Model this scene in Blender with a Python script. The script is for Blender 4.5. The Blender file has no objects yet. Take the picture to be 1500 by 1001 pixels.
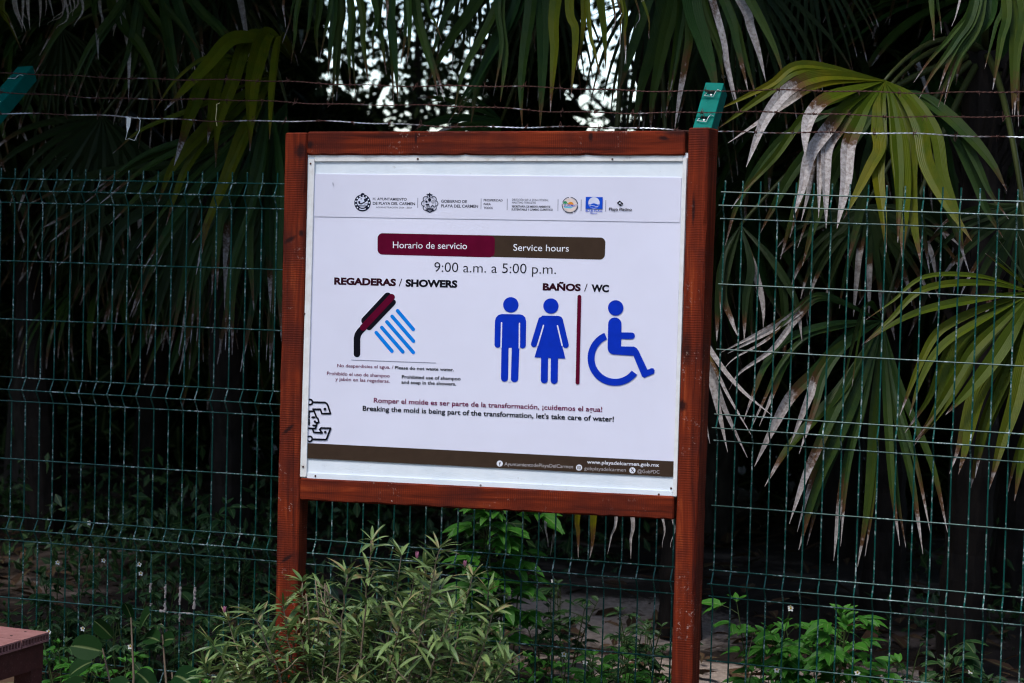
import bpy, bmesh, math, random
from mathutils import Vector, Matrix
import numpy as np

C = bpy.context.scene.collection
V = Vector
PI = math.pi

# ------------------------------------------------------------------ camera
F = 3300.0                                     # focal length in photo pixels (1500 wide)
RM = ((0.9425915552, 0.3329398586, 0.0259270246),
      (0.0407653327, -0.0376584283, -0.9984588276),
      (-0.3314503699, 0.9421957829, -0.0490689206))
CAM = V((4.1891375, -6.7319406, 1.6461663))
RX, RY, RZ = V(RM[0]), V(RM[1]), V(RM[2])
cam = bpy.data.cameras.new('camera')
cam.sensor_width = 36.0
cam.lens = F / 1500.0 * 36.0
cam.clip_start = 0.1
cam.clip_end = 500.0
cam.dof.use_dof = True
cam.dof.focus_distance = 7.05
cam.dof.aperture_fstop = 4.5
cam.dof.aperture_blades = 9
camo = bpy.data.objects.new('camera', cam)
camo.matrix_world = Matrix(((RX.x, -RY.x, -RZ.x, CAM.x), (RX.y, -RY.y, -RZ.y, CAM.y),
                            (RX.z, -RY.z, -RZ.z, CAM.z), (0, 0, 0, 1)))
C.objects.link(camo)
sc = bpy.context.scene
sc.camera = camo

# ------------------------------------------------------------------ light
SUN_EL, SUN_AZ = math.radians(62), math.radians(200)   # azimuth clockwise from +Y: behind the viewer, high
world = bpy.data.worlds.new('World')
sc.world = world
world.use_nodes = True
nt = world.node_tree
for n in list(nt.nodes): nt.nodes.remove(n)
sky = nt.nodes.new('ShaderNodeTexSky')
sky.sky_type = 'NISHITA'
sky.sun_disc = False
sky.sun_elevation = SUN_EL
sky.sun_rotation = SUN_AZ
sky.air_density = 1.0
sky.dust_density = 1.2
sky.ozone_density = 1.5
bg = nt.nodes.new('ShaderNodeBackground')
bg.inputs[1].default_value = 0.15
wo = nt.nodes.new('ShaderNodeOutputWorld')
nt.links.new(sky.outputs[0], bg.inputs[0])
nt.links.new(bg.outputs[0], wo.inputs[0])
sun = bpy.data.lights.new('sun', 'SUN')
sun.energy = 1.0
sun.angle = math.radians(14)
sun.color = (1.0, 0.97, 0.93)
suno = bpy.data.objects.new('sun', sun)
sd = V((math.sin(SUN_AZ) * math.cos(SUN_EL), math.cos(SUN_AZ) * math.cos(SUN_EL), math.sin(SUN_EL)))
suno.rotation_euler = sd.to_track_quat('Z', 'Y').to_euler()
suno.location = sd * 30
C.objects.link(suno)
sc.view_settings.view_transform = 'Standard'
sc.view_settings.look = 'None'
sc.view_settings.exposure = 1.38
sc.view_settings.gamma = 1.0
sc.view_settings.use_curve_mapping = False
sc.render.engine = 'CYCLES'
sc.cycles.use_denoising = True
sc.cycles.filter_width = 1.15
sc.cycles.max_bounces = 6
sc.cycles.transparent_max_bounces = 6

# ------------------------------------------------------------------ helpers
def ray(px, py):
    return (RX * ((px - 750) / F) + RY * ((py - 500.5) / F) + RZ)
def at(px, py, Y):
    """point of the world where the photo's pixel meets the upright plane y = Y"""
    d = ray(px, py)
    return CAM + d * ((Y - CAM.y) / d.y)

def tag(o, label=None, cat=None, group=None, kind=None):
    if label: o['label'] = label
    if cat: o['category'] = cat
    if group: o['group'] = group
    if kind: o['kind'] = kind
    return o

def empty(name, loc, label, cat, group=None, mat=None):
    o = bpy.data.objects.new(name, None)
    o.empty_display_size = 0.1
    C.objects.link(o)
    if mat is not None: o.matrix_world = mat
    else: o.location = loc
    return tag(o, label, cat, group)

class MB:
    """collects faces; build() links them as ONE mesh object"""
    def __init__(self):
        self.v, self.f, self.uv, self.c = [], [], [], []
    def add(self, vs, fs, uvs=None, col=(0, 0, 0)):
        b = len(self.v)
        self.v.extend([tuple(p) for p in vs])
        self.f.extend([tuple(i + b for i in f) for f in fs])
        self.uv.extend(uvs if uvs else [(0, 0)] * len(vs))
        self.c.extend([col] * len(vs))
    def tube(self, pts, r, n=6, cap=True, col=(0, 0, 0)):
        pts = [V(p) for p in pts]
        rs = r if isinstance(r, (list, tuple)) else [r] * len(pts)
        vs, fs, uvs = [], [], []
        up = V((0, 0, 1))
        t0 = (pts[1] - pts[0]).normalized()
        if abs(t0.dot(up)) > 0.9: up = V((1, 0, 0))
        a = t0.cross(up).normalized()
        for i, p in enumerate(pts):
            t = (pts[min(i + 1, len(pts) - 1)] - pts[max(i - 1, 0)]).normalized()
            a = (a - t * a.dot(t)).normalized()
            b = t.cross(a)
            for k in range(n):
                th = 2 * PI * k / n
                vs.append(p + (a * math.cos(th) + b * math.sin(th)) * rs[i])
                uvs.append((k / n, i / max(1, len(pts) - 1)))
        for i in range(len(pts) - 1):
            for k in range(n):
                k2 = (k + 1) % n
                fs.append((i * n + k, i * n + k2, i * n + n + k2, i * n + n + k))
        if cap:
            fs.append(tuple(reversed(range(n))))
            fs.append(tuple(range((len(pts) - 1) * n, len(pts) * n)))
        self.add(vs, fs, uvs, col)
    def box(self, a, b, M=None):
        x0, y0, z0 = a; x1, y1, z1 = b
        vs = [V(p) for p in ((x0, y0, z0), (x1, y0, z0), (x1, y1, z0), (x0, y1, z0), (x0, y0, z1), (x1, y0, z1), (x1, y1, z1), (x0, y1, z1))]
        if M is not None: vs = [M @ p for p in vs]
        self.add(vs, [(0, 3, 2, 1), (4, 5, 6, 7), (0, 1, 5, 4), (1, 2, 6, 5), (2, 3, 7, 6), (3, 0, 4, 7)])
    def mesh(self, name, mat, smooth=False):
        m = bpy.data.meshes.new(name)
        m.from_pydata(self.v, [], self.f)
        if mat: m.materials.append(mat)
        nl = len(m.loops)
        vi = np.empty(nl, dtype=np.int32)
        m.loops.foreach_get('vertex_index', vi)
        ul = m.uv_layers.new(name='UVMap')
        ul.data.foreach_set('uv', np.array(self.uv, dtype=np.float32)[vi].ravel())
        ca = m.color_attributes.new('vary', 'FLOAT_COLOR', 'POINT')
        cc = np.ones((len(self.v), 4), dtype=np.float32)
        cc[:, :3] = np.array(self.c, dtype=np.float32)
        ca.data.foreach_set('color', cc.ravel())
        if smooth: m.polygons.foreach_set('use_smooth', [True] * len(m.polygons))
        m.update()
        return m
    def build(self, name, mat, parent=None, smooth=False):
        o = bpy.data.objects.new(name, self.mesh(name, mat, smooth))
        C.objects.link(o)
        if parent is not None: o.parent = parent
        return o

def copyobj(o, parent=None):
    c = o.copy()
    C.objects.link(c)
    c.parent = parent
    for ch in o.children: copyobj(ch, c)
    return c

# ------------------------------------------------------------------ materials
def srgb(r, g, b):
    f = lambda c: c / 12.92 if c <= 0.04045 else ((c + 0.055) / 1.055) ** 2.4
    return (f(r / 255), f(g / 255), f(b / 255), 1)

class NT:
    def __init__(self, name, rough=0.6, spec=0.3):
        self.m = bpy.data.materials.new(name)
        self.m.use_nodes = True
        self.t = self.m.node_tree
        self.b = self.t.nodes['Principled BSDF']
        self.b.inputs['Roughness'].default_value = rough
        self.b.inputs['Specular IOR Level'].default_value = spec
        self.out = self.t.nodes['Material Output']
    def n(self, typ, **kw):
        n = self.t.nodes.new('ShaderNode' + typ)
        for k, v in kw.items(): setattr(n, k, v)
        return n
    def l(self, a, b): self.t.links.new(a, b)
    def val(self, x, sock):
        if hasattr(x, 'is_output') or isinstance(x, bpy.types.NodeSocket): self.l(x, sock)
        else: sock.default_value = x
    def coord(self, which='Object', scale=(1, 1, 1)):
        tc = self.n('TexCoord'); mp = self.n('Mapping')
        mp.inputs['Scale'].default_value = scale
        self.l(tc.outputs[which], mp.inputs['Vector'])
        return mp.outputs[0]
    def noise(self, vec, scale=5, detail=3, rough=0.5, dist=0):
        n = self.n('TexNoise')
        self.l(vec, n.inputs['Vector'])
        n.inputs['Scale'].default_value = scale; n.inputs['Detail'].default_value = detail
        n.inputs['Roughness'].default_value = rough; n.inputs['Distortion'].default_value = dist
        return n.outputs['Fac']
    def ramp(self, fac, stops, interp='LINEAR'):
        r = self.n('ValToRGB')
        r.color_ramp.interpolation = interp
        el = r.color_ramp.elements
        while len(el) < len(stops): el.new(0.5)
        for e, (p, c) in zip(el, stops):
            e.position = p
            e.color = c if isinstance(c, (tuple, list)) else (c, c, c, 1)
        self.l(fac, r.inputs[0])
        return r.outputs[0]
    def mix(self, fac, a, b, blend='MIX'):
        m = self.n('Mix', data_type='RGBA', blend_type=blend)
        self.val(fac, m.inputs['Factor']); self.val(a, m.inputs[6]); self.val(b, m.inputs[7])
        return m.outputs[2]
    def math(self, op, a, b=0.0, c=0.0, clamp=False):
        m = self.n('Math', operation=op, use_clamp=clamp)
        self.val(a, m.inputs[0]); self.val(b, m.inputs[1]); self.val(c, m.inputs[2])
        return m.outputs[0]
    def bump(self, h, strength=0.3, dist=0.002):
        b = self.n('Bump')
        b.inputs['Strength'].default_value = strength; b.inputs['Distance'].default_value = dist
        self.l(h, b.inputs['Height']); self.l(b.outputs[0], self.b.inputs['Normal'])
    def col(self, x): self.val(x, self.b.inputs['Base Color'])
    def rough(self, x): self.val(x, self.b.inputs['Roughness'])

def flat(name, col, rough=0.8, spec=0.04):
    k = NT(name, rough, spec)
    v = k.coord('Object')
    n = k.noise(v, 40, 2)
    c = V(col[:3])
    k.col(k.ramp(n, [(0.3, (*(c * 0.9), 1)), (0.7, (*(c * 1.06), 1))]))
    return k.m

def wood_mat(axis, seed, spots=()):
    """red stained sawn timber; axis 0 = runs along local x, 2 = runs along local z"""
    k = NT('stained_wood', 0.65, 0.08)
    along = 1.2
    sc_ = (along, 22, 22) if axis == 0 else (22, 22, along)
    tc = k.n('TexCoord')
    mp = k.n('Mapping'); mp.inputs['Scale'].default_value = sc_; mp.inputs['Location'].default_value = (seed, seed * 1.7, seed * .6)
    k.l(tc.outputs['Object'], mp.inputs['Vector'])
    mu = k.n('Mapping'); mu.inputs['Location'].default_value = (seed * .37, seed, seed * 2.1)
    k.l(tc.outputs['Object'], mu.inputs['Vector'])
    grain = k.noise(mp.outputs[0], 2.2, 5, 0.62, 0.8)
    blot = k.noise(mu.outputs[0], 7, 3, 0.6)
    col = k.ramp(grain, [(0.27, (0.030, 0.006, 0.004, 1)), (0.42, (0.115, 0.015, 0.005, 1)), (0.58, (0.19, 0.025, 0.007, 1)), (0.74, (0.35, 0.066, 0.016, 1))])
    col = k.mix(k.ramp(blot, [(0.36, 0.62), (0.56, 0.0)]), col, (0.055, 0.011, 0.008, 1))
    # saw marks across the run
    wv = k.n('TexWave', wave_type='BANDS', bands_direction='X' if axis == 0 else 'Z', wave_profile='SIN')
    k.l(mu.outputs[0], wv.inputs['Vector'])
    wv.inputs['Scale'].default_value = 46 if axis == 2 else 52
    wv.inputs['Distortion'].default_value = 1.6; wv.inputs['Detail'].default_value = 2; wv.inputs['Detail Scale'].default_value = 0.6
    sawm = k.noise(mu.outputs[0], 9, 2)
    saw = k.math('MULTIPLY', wv.outputs['Fac'], k.ramp(sawm, [(0.35, 0.15), (0.6, 1.0)]))
    col = k.mix(k.math('MULTIPLY', saw, 0.5), col, (0.055, 0.009, 0.006, 1))
    # knots
    ms = k.n('Mapping'); ms.inputs['Scale'].default_value = (5, 9, 16) if axis == 0 else (16, 9, 5); ms.inputs['Location'].default_value = (seed * 3.1, seed, seed)
    k.l(tc.outputs['Object'], ms.inputs['Vector'])
    vo = k.n('TexVoronoi'); vo.inputs['Scale'].default_value = 0.55
    k.l(ms.outputs[0], vo.inputs['Vector'])
    kn = k.ramp(k.math('ADD', vo.outputs['Distance'], k.math('MULTIPLY', k.noise(mu.outputs[0], 60, 3), 0.12)), [(0.13, 1.0), (0.24, 0.0)])
    col = k.mix(k.math('MULTIPLY', kn, 0.85), col, (0.022, 0.007, 0.006, 1))
    for (kx, kz, rx, rz, sh) in spots:
        mk = k.n('Mapping', vector_type='TEXTURE'); mk.inputs['Location'].default_value = (kx, 0, kz); mk.inputs['Rotation'].default_value = (0, sh, 0); mk.inputs['Scale'].default_value = (rx, 1e4, rz)
        k.l(tc.outputs['Object'], mk.inputs['Vector'])
        ln = k.n('VectorMath', operation='LENGTH'); k.l(mk.outputs[0], ln.inputs[0])
        kf = k.ramp(k.math('ADD', ln.outputs['Value'], k.math('MULTIPLY', k.noise(mu.outputs[0], 120, 3, .7), .7)), [(0.75, .92), (1.0, 0.35), ]) if False else k.math('MULTIPLY', k.math('SUBTRACT', 1.45, k.math('ADD', ln.outputs['Value'], k.math('MULTIPLY', k.noise(mu.outputs[0], 120, 3, .7), .8))), 1.6, clamp=True)
        col = k.mix(k.math('MULTIPLY', kf, .9), col, (0.016, 0.006, 0.006, 1))
    # scuffs where the stain is rubbed off
    sf = k.noise(mu.outputs[0], 85, 4, 0.7)
    sp = k.noise(mu.outputs[0], 6.5, 2)
    scf = k.math('MULTIPLY', k.ramp(sf, [(0.6, 0.0), (0.7, 1.0)]), k.ramp(sp, [(0.54, 0.0), (0.66, 0.75)]))
    col = k.mix(scf, col, (0.42, 0.27, 0.22, 1))
    k.col(col)
    k.rough(k.ramp(grain, [(0.3, 0.75), (0.7, 0.6)]))
    k.bump(k.math('ADD', k.math('MULTIPLY', saw, -0.6), k.math('ADD', grain, k.math('MULTIPLY', sf, 0.5))), 0.5, 0.0016)
    return k.m

def board_mat():
    k = NT('white_board_paint', 0.5, 0.3)
    v = k.coord('Object')
    n = k.noise(v, 9, 4, 0.6)
    s = k.noise(v, 70, 4, 0.7)
    col = k.ramp(n, [(0.3, (0.70, 0.76, 0.80, 1)), (0.7, (0.82, 0.86, 0.88, 1))])
    col = k.mix(k.ramp(s, [(0.66, 0.0), (0.78, 0.6)]), col, (0.35, 0.3, 0.24, 1))
    k.col(col); k.bump(n, 0.1, 0.002)
    return k.m
def trim_mat():
    k = NT('dirty_white_trim', 0.5, 0.3)
    v = k.coord('Object')
    n = k.noise(v, 22, 4, 0.65)
    col = k.ramp(n, [(0.22, (0.40, 0.32, 0.25, 1)), (0.36, (0.70, 0.68, 0.64, 1)), (0.7, (0.84, 0.84, 0.82, 1))])
    k.col(col); k.bump(n, 0.15, 0.002)
    return k.m
def poster_mat(name, c):
    k = NT(name, 0.55, 0.12)
    v = k.coord('Object')
    n = k.noise(v, 3.5, 3, 0.55)
    m = k.noise(v, 210, 2)
    s = k.noise(v, 130, 3, 0.8)
    c = V(c)
    col = k.ramp(n, [(0.3, (*(c * 0.965), 1)), (0.7, (*(c * 1.02), 1))])
    col = k.mix(k.ramp(s, [(0.77, 0.0), (0.83, 0.25)]), col, (0.4, 0.39, 0.42, 1))
    k.col(col)
    k.bump(k.math('ADD', k.math('MULTIPLY', n, 1.5), k.math('MULTIPLY', m, 0.08)), 0.12, 0.004)
    return k.m
def wire_mat():
    k = NT('green_wire_coat', 0.45, 0.25)
    v = k.coord('Object')
    n = k.noise(v, 13, 5, 0.75)
    s = k.noise(v, 90, 3, 0.7)
    col = k.ramp(n, [(0.3, (0.0015, 0.045, 0.035, 1)), (0.7, (0.004, 0.090, 0.068, 1))])
    f = k.math('MULTIPLY', k.ramp(n, [(0.49, 0.0), (0.61, 1.0)]), k.ramp(s, [(0.47, 0.0), (0.59, 1.0)]))
    k.col(k.mix(f, col, (0.40, 0.47, 0.45, 1)))
    k.rough(k.mix(f, (0.36, 0.36, 0.36, 1), (0.8, 0.8, 0.8, 1)))
    return k.m
def post_mat():
    k = NT('green_post_coat', 0.6, 0.06)
    v = k.coord('Object')
    n = k.noise(v, 14, 4, 0.6)
    s = k.noise(v, 110, 3, 0.7)
    col = k.ramp(n, [(0.3, (0.001, 0.12, 0.092, 1)), (0.7, (0.002, 0.165, 0.13, 1))])
    k.col(k.mix(k.ramp(s, [(0.68, 0.0), (0.76, 0.4)]), col, (0.2, 0.34, 0.3, 1)))
    k.bump(n, 0.1, 0.002)
    return k.m
def rust_mat(name, lo, hi):
    k = NT(name, 0.6, 0.4)
    v = k.coord('Object')
    n = k.noise(v, 3.2, 4, 0.7)
    s = k.noise(v, 150, 3, 0.7)
    rust = k.ramp(s, [(0.3, (0.028, 0.012, 0.010, 1)), (0.7, (0.105, 0.038, 0.026, 1))])
    f = k.ramp(n, [(lo, 0.0), (hi, 1.0)])
    k.col(k.mix(f, rust, (0.62, 0.64, 0.66, 1)))
    k.l(k.math('MULTIPLY', f, 0.55), k.b.inputs['Metallic'])
    k.rough(k.mix(f, (0.85, 0.85, 0.85, 1), (0.42, 0.42, 0.42, 1)))
    return k.m

def translucent(k, col, amount):
    tr = k.n('BsdfTranslucent')
    k.val(col, tr.inputs[0])
    mx = k.n('MixShader')
    mx.inputs[0].default_value = amount
    k.l(k.b.outputs[0], mx.inputs[1]); k.l(tr.outputs[0], mx.inputs[2])
    k.l(mx.outputs[0], k.out.inputs[0])

def palm_mat(name, g0, g1, yel, rough=0.36):
    """blade segments: uv = across, along; vary = (random, how far the tip has dried, yellowing)"""
    k = NT(name, rough, 0.11)
    uv = k.n('UVMap'); uv.uv_map = 'UVMap'
    sx = k.n('SeparateXYZ'); k.l(uv.outputs[0], sx.inputs[0])
    at_ = k.n('Attribute'); at_.attribute_name = 'vary'
    sc2 = k.n('SeparateColor'); k.l(at_.outputs['Color'], sc2.inputs[0])
    rnd, dry, yl = sc2.outputs[0], sc2.outputs[1], sc2.outputs[2]
    v = k.coord('Object')
    n = k.noise(v, 16, 4, 0.6)
    fine = k.noise(v, 90, 3, 0.6)
    base = k.mix(rnd, g0, g1)
    base = k.mix(k.ramp(n, [(0.35, 0.0), (0.7, 0.45)]), base, g1)
    ys = k.math('MULTIPLY', yl, k.ramp(k.math('ADD', n, k.math('MULTIPLY', sx.outputs[1], 0.35)), [(0.45, 0.15), (0.8, 1.0)]))
    base = k.mix(ys, base, yel)
    # veins
    vn = k.math('SINE', k.math('MULTIPLY', sx.outputs[0], 58.0))
    base = k.mix(k.math('MULTIPLY', k.math('ADD', vn, 1.0), 0.13), base, k.mix(0.5, base, (0.10, 0.13, 0.02, 1)))
    # drying tip: ragged border, brown rim, then grey white straw
    edge = k.math('ADD', k.math('ADD', sx.outputs[1], dry), k.math('ADD', k.math('MULTIPLY', n, 0.26), k.math('MULTIPLY', fine, 0.12)))
    br = k.ramp(edge, [(0.0, 0.0), (1.0, 1.0)])
    e1 = k.math('MULTIPLY', k.math('SUBTRACT', edge, 1.06), 9.0, clamp=True)
    e2 = k.math('MULTIPLY', k.math('SUBTRACT', edge, 1.17), 14.0, clamp=True)
    base = k.mix(e1, base, (0.085, 0.038, 0.016, 1))
    straw = k.ramp(fine, [(0.3, (0.24, 0.20, 0.18, 1)), (0.65, (0.52, 0.48, 0.46, 1))])
    base = k.mix(e2, base, straw)
    k.col(base)
    k.rough(k.mix(e2, (rough,) * 3 + (1,), (0.85, 0.85, 0.85, 1)))
    k.bump(k.math('ADD', vn, k.math('MULTIPLY', fine, 2.0)), 0.25, 0.0012)
    translucent(k, base, 0.22)
    return k.m

def leaf_mat(name, c0, c1, rough=0.5, trans=0.2, spec=0.35, spots=None):
    k = NT(name, rough, spec)
    at_ = k.n('Attribute'); at_.attribute_name = 'vary'
    sc2 = k.n('SeparateColor'); k.l(at_.outputs['Color'], sc2.inputs[0])
    uv = k.n('UVMap'); uv.uv_map = 'UVMap'
    sx = k.n('SeparateXYZ'); k.l(uv.outputs[0], sx.inputs[0])
    v = k.coord('Object')
    n = k.noise(v, 45, 3, 0.6)
    col = k.mix(sc2.outputs[0], c0, c1)
    col = k.mix(k.ramp(n, [(0.4, 0.0), (0.75, 0.5)]), col, c1)
    mid = k.math('ABSOLUTE', k.math('SUBTRACT', sx.outputs[0], 0.5))
    col = k.mix(k.ramp(mid, [(0.02, 0.55), (0.07, 0.0)]), col, k.mix(0.6, col, (0.3, 0.36, 0.14, 1)))
    if spots:
        col = k.mix(k.math('MULTIPLY', sc2.outputs[1], k.ramp(n, [(0.4, 0.0), (0.6, 1.0)])), col, spots)
    k.col(col)
    k.bump(n, 0.2, 0.002)
    if trans: translucent(k, col, trans)
    return k.m

def bark_mat(name, a, b):
    k = NT(name, 0.85, 0.2)
    v = k.coord('Object', (1, 1, 0.35))
    n = k.noise(v, 18, 5, 0.65)
    k.col(k.ramp(n, [(0.3, a), (0.7, b)]))
    k.bump(n, 0.7, 0.01)
    return k.m

LIT_SAND = ((1.35, 2.1, 1.0, .55), (2.05, 1.3, .9, .35), (3.0, 1.5, .9, .45))  # pale sand patches, albedo raised in place of light through a canopy gap
def soil_mat():
    k = NT('sandy_soil', 0.95, 0.15)
    v = k.coord('Object')
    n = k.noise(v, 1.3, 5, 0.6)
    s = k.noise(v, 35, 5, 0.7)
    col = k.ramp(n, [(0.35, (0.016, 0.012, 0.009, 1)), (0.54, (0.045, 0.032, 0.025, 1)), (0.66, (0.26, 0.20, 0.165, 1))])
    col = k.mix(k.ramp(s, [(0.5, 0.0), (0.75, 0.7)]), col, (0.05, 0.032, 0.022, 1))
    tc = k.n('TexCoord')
    for (x, y, rx, ry) in LIT_SAND:
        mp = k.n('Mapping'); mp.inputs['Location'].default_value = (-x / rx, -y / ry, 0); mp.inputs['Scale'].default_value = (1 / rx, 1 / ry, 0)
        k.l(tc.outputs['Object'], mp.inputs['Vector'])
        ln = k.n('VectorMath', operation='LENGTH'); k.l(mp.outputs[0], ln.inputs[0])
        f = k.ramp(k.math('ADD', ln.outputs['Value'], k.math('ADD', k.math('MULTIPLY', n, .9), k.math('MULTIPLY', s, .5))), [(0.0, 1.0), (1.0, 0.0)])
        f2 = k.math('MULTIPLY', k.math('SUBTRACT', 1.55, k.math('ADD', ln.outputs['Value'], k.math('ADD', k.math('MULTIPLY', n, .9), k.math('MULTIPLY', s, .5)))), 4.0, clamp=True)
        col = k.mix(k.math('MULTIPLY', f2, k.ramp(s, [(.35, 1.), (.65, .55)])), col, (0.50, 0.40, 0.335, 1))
    k.col(col)
    k.bump(k.math('ADD', n, s), 0.6, 0.02)
    return k.m

M = dict(
    post_wood=wood_mat(2, 1.3, ((.022, 1.605, .026, .009, -.5), (.060, 1.625, .012, .012, 0), (.052, 1.87, .022, .03, 0), (.03, 1.04, .03, .008, -.7), (.035, .655, .028, .007, -.6))), post_wood2=wood_mat(2, 7.9, ((1.262, 1.70, .006, .05, 0), (1.24, 1.15, .02, .02, 0))), rail_wood=wood_mat(0, 3.1, ((.082, 1.888, .014, .014, 0), (.955, 1.905, .009, .016, 0), (.42, 1.905, .005, .02, 0), (1.17, 1.90, .02, .008, .2))), rail_wood2=wood_mat(0, 11.7),
    board=board_mat(), trim=trim_mat(),
    poster=poster_mat('lavender_white_vinyl', (0.745, 0.735, 0.835)), header=poster_mat('header_vinyl', (0.715, 0.705, 0.80)),
    black=flat('black_ink', (0.006, 0.006, 0.010)), dark=flat('dark_maroon_ink', (0.028, 0.004, 0.010)),
    maroon=flat('maroon_ink', (0.105, 0.002, 0.020)), wine=flat('wine_text_ink', (0.15, 0.002, 0.05)),
    brown=flat('brown_ink', (0.050, 0.031, 0.020)), white=flat('white_ink', (0.80, 0.80, 0.84)), pale=flat('pale_ink', (0.45, 0.42, 0.42)),
    blue=flat('sign_blue_ink', (0.004, 0.032, 0.44)), water=flat('water_blue_ink', (0.004, 0.21, 0.70)), flagblue=flat('flag_blue_ink', (0.008, 0.075, 0.55)),
    grey=flat('grey_ink', (0.25, 0.25, 0.31)), navy=flat('navy_ink', (0.012, 0.014, 0.030)), lilac=flat('lilac_ink', (0.66, 0.68, 0.80)),
    orange=flat('orange_ink', (0.75, 0.28, 0.04)), palmgreen=flat('palm_green_ink', (0.03, 0.30, 0.12)), cyan=flat('cyan_ink', (0.15, 0.50, 0.62)), sand=flat('sand_ink', (0.75, 0.62, 0.55)),
    wire=wire_mat(), post=post_mat(), rust=rust_mat('rusty_wire', 0.60, 0.72), galv=rust_mat('part_rusted_wire', 0.48, 0.56),
    steel=flat('bright_wire_steel', (0.62, 0.64, 0.62), 0.35, 0.6), strap=flat('black_hole', (0.004, 0.012, 0.012), 0.8),
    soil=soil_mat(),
)

# ------------------------------------------------------------------ ground
g = MB()
NX = 60
for j in range(NX + 1):
    for i in range(NX + 1):
        x = -28 + 60 * (i / NX); y = -14 + 60 * (j / NX)
        z = 0.05 * math.sin(x * 0.9 + 1) * math.sin(y * 0.8) + 0.02 * math.sin(x * 2.3) * math.sin(y * 2.9 + 2)
        if y > 1.5: z += 0.06 * math.sin((y - 1.5) * 0.7)
        g.v.append((x, y, z)); g.uv.append((0, 0)); g.c.append((0, 0, 0))
for j in range(NX):
    for i in range(NX):
        a = j * (NX + 1) + i
        g.f.append((a, a + 1, a + NX + 2, a + NX + 1))
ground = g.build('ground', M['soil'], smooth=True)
ground['kind'] = 'structure'
far = MB()
far.add([(-250, -200, -0.25), (250, -200, -0.25), (250, 300, -0.25), (-250, 300, -0.25)], [(0, 1, 2, 3)])
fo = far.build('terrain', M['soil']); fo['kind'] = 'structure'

# ------------------------------------------------------------------ notice board
WX = V((-0.0384, -0.0179, 0.0020))
SR = Matrix.Rotation(WX.length, 3, WX.normalized())
SO = V((1.2975, -0.6, 0.1412 + 1.78))            # top left front corner
SW, SH, ZT = 1.2957, 1.0955, 1.925
SF = SO + SR @ V((0, 0, -ZT))
SM = Matrix.Translation(SF) @ SR.to_4x4()
sign = empty('notice_board', None, 'red stained timber notice board on two posts with a white showers and toilets poster', 'sign', mat=SM)
SRI = SR.transposed()
def sl(px, py, yl=0.0):
    """photo pixel -> (x, z) on the board's own plane y = yl"""
    d = SRI @ ray(px, py); o = SRI @ (CAM - SF)
    t = (yl - o.y) / d.y
    p = o + d * t
    return V((p.x, p.z))

def timber(name, mat, p0, p1, w, t, seed, twist=None, ch=0.004, sec=44):
    """sawn timber from p0 to p1 (x, z on the front face centre line), w across, t deep; irregular chamfered edges"""
    r = random.Random(seed)
    m = MB()
    ax = V((p1[0] - p0[0], 0, p1[1] - p0[1])); L = ax.length; ax.normalize()
    cr = V((ax.z, 0, -ax.x))
    ds = [0, 0.004] + [L * i / sec for i in range(1, sec)] + [L - 0.004, L]
    vs, fs = [], []
    wob = 0
    for i, d in enumerate(ds):
        endk = 0.003 if i in (0, len(ds) - 1) else 0
        wob = 0.7 * wob + r.uniform(-0.0002, 0.0002)
        c = [max(0.0012, ch + r.uniform(-0.0018, 0.0018) + (0.005 if r.random() < 0.03 else 0)) for _ in range(4)]
        hw = w / 2 - endk
        y0, y1 = endk, t - endk
        sect = [(-hw, y0 + c[0]), (-hw + c[0], y0), (hw - c[1], y0), (hw, y0 + c[1]), (hw, y1 - c[2]), (hw - c[2], y1), (-hw + c[3], y1), (-hw, y1 - c[3])]
        an = twist(d / L) if twist else 0
        ca, sa = math.cos(an), math.sin(an)
        for (a, b) in sect:
            if twist:
                a2 = a + hw; a, b = a2 * ca - b * sa - hw, a2 * sa + b * ca
            vs.append(V((p0[0], 0, p0[1])) + ax * d + cr * (a + wob) + V((0, b, 0)))
    n = 8
    for i in range(len(ds) - 1):
        for k in range(n):
            k2 = (k + 1) % n
            fs.append((i * n + k, i * n + k2, i * n + n + k2, i * n + n + k))
    fs.append(tuple(reversed(range(n)))); fs.append(tuple(range((len(ds) - 1) * n, len(ds) * n)))
    m.add(vs, fs)
    o = m.build(name, mat, sign)
    bm = bmesh.new(); bm.from_mesh(o.data); bmesh.ops.recalc_face_normals(bm, faces=bm.faces); bm.to_mesh(o.data); bm.free()
    return o

PWL, PWR = 0.071, 0.0625
def wp(px, py): return sl(px, py, 0)
a, b = wp(435, 192.5), wp(420.5, 733)
timber('post', M['post_wood'], (PWL / 2, -0.05), (PWL / 2, ZT), PWL, 0.066, 1)
xr0 = wp(1008, 190.5).x; xr1 = wp(988.7, 780).x; zr0 = ZT + 0.004
timber('post', M['post_wood2'], (xr1 - 0.006 + PWR / 2, -0.05), (xr0 + PWR / 2, zr0), PWR, 0.068, 2, twist=lambda s: -math.radians(1 + 9 * s))
tl = wp(452.5, 210); tr = wp(1003.5, 209.5)
timber('rail', M['rail_wood'], (PWL + 0.0015, (wp(452, 193).y + wp(452, 227).y) / 2), (xr0 - 0.009, (wp(1003, 191.5).y + wp(1003, 228).y) / 2), 0.0695, 0.064, 3)
bl = wp(438, 716.5); br_ = wp(988, 744.3)
timber('rail', M['rail_wood2'], (PWL + 0.0015, bl.y), (xr1 - 0.006, br_.y), 0.066, 0.062, 4)

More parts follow.
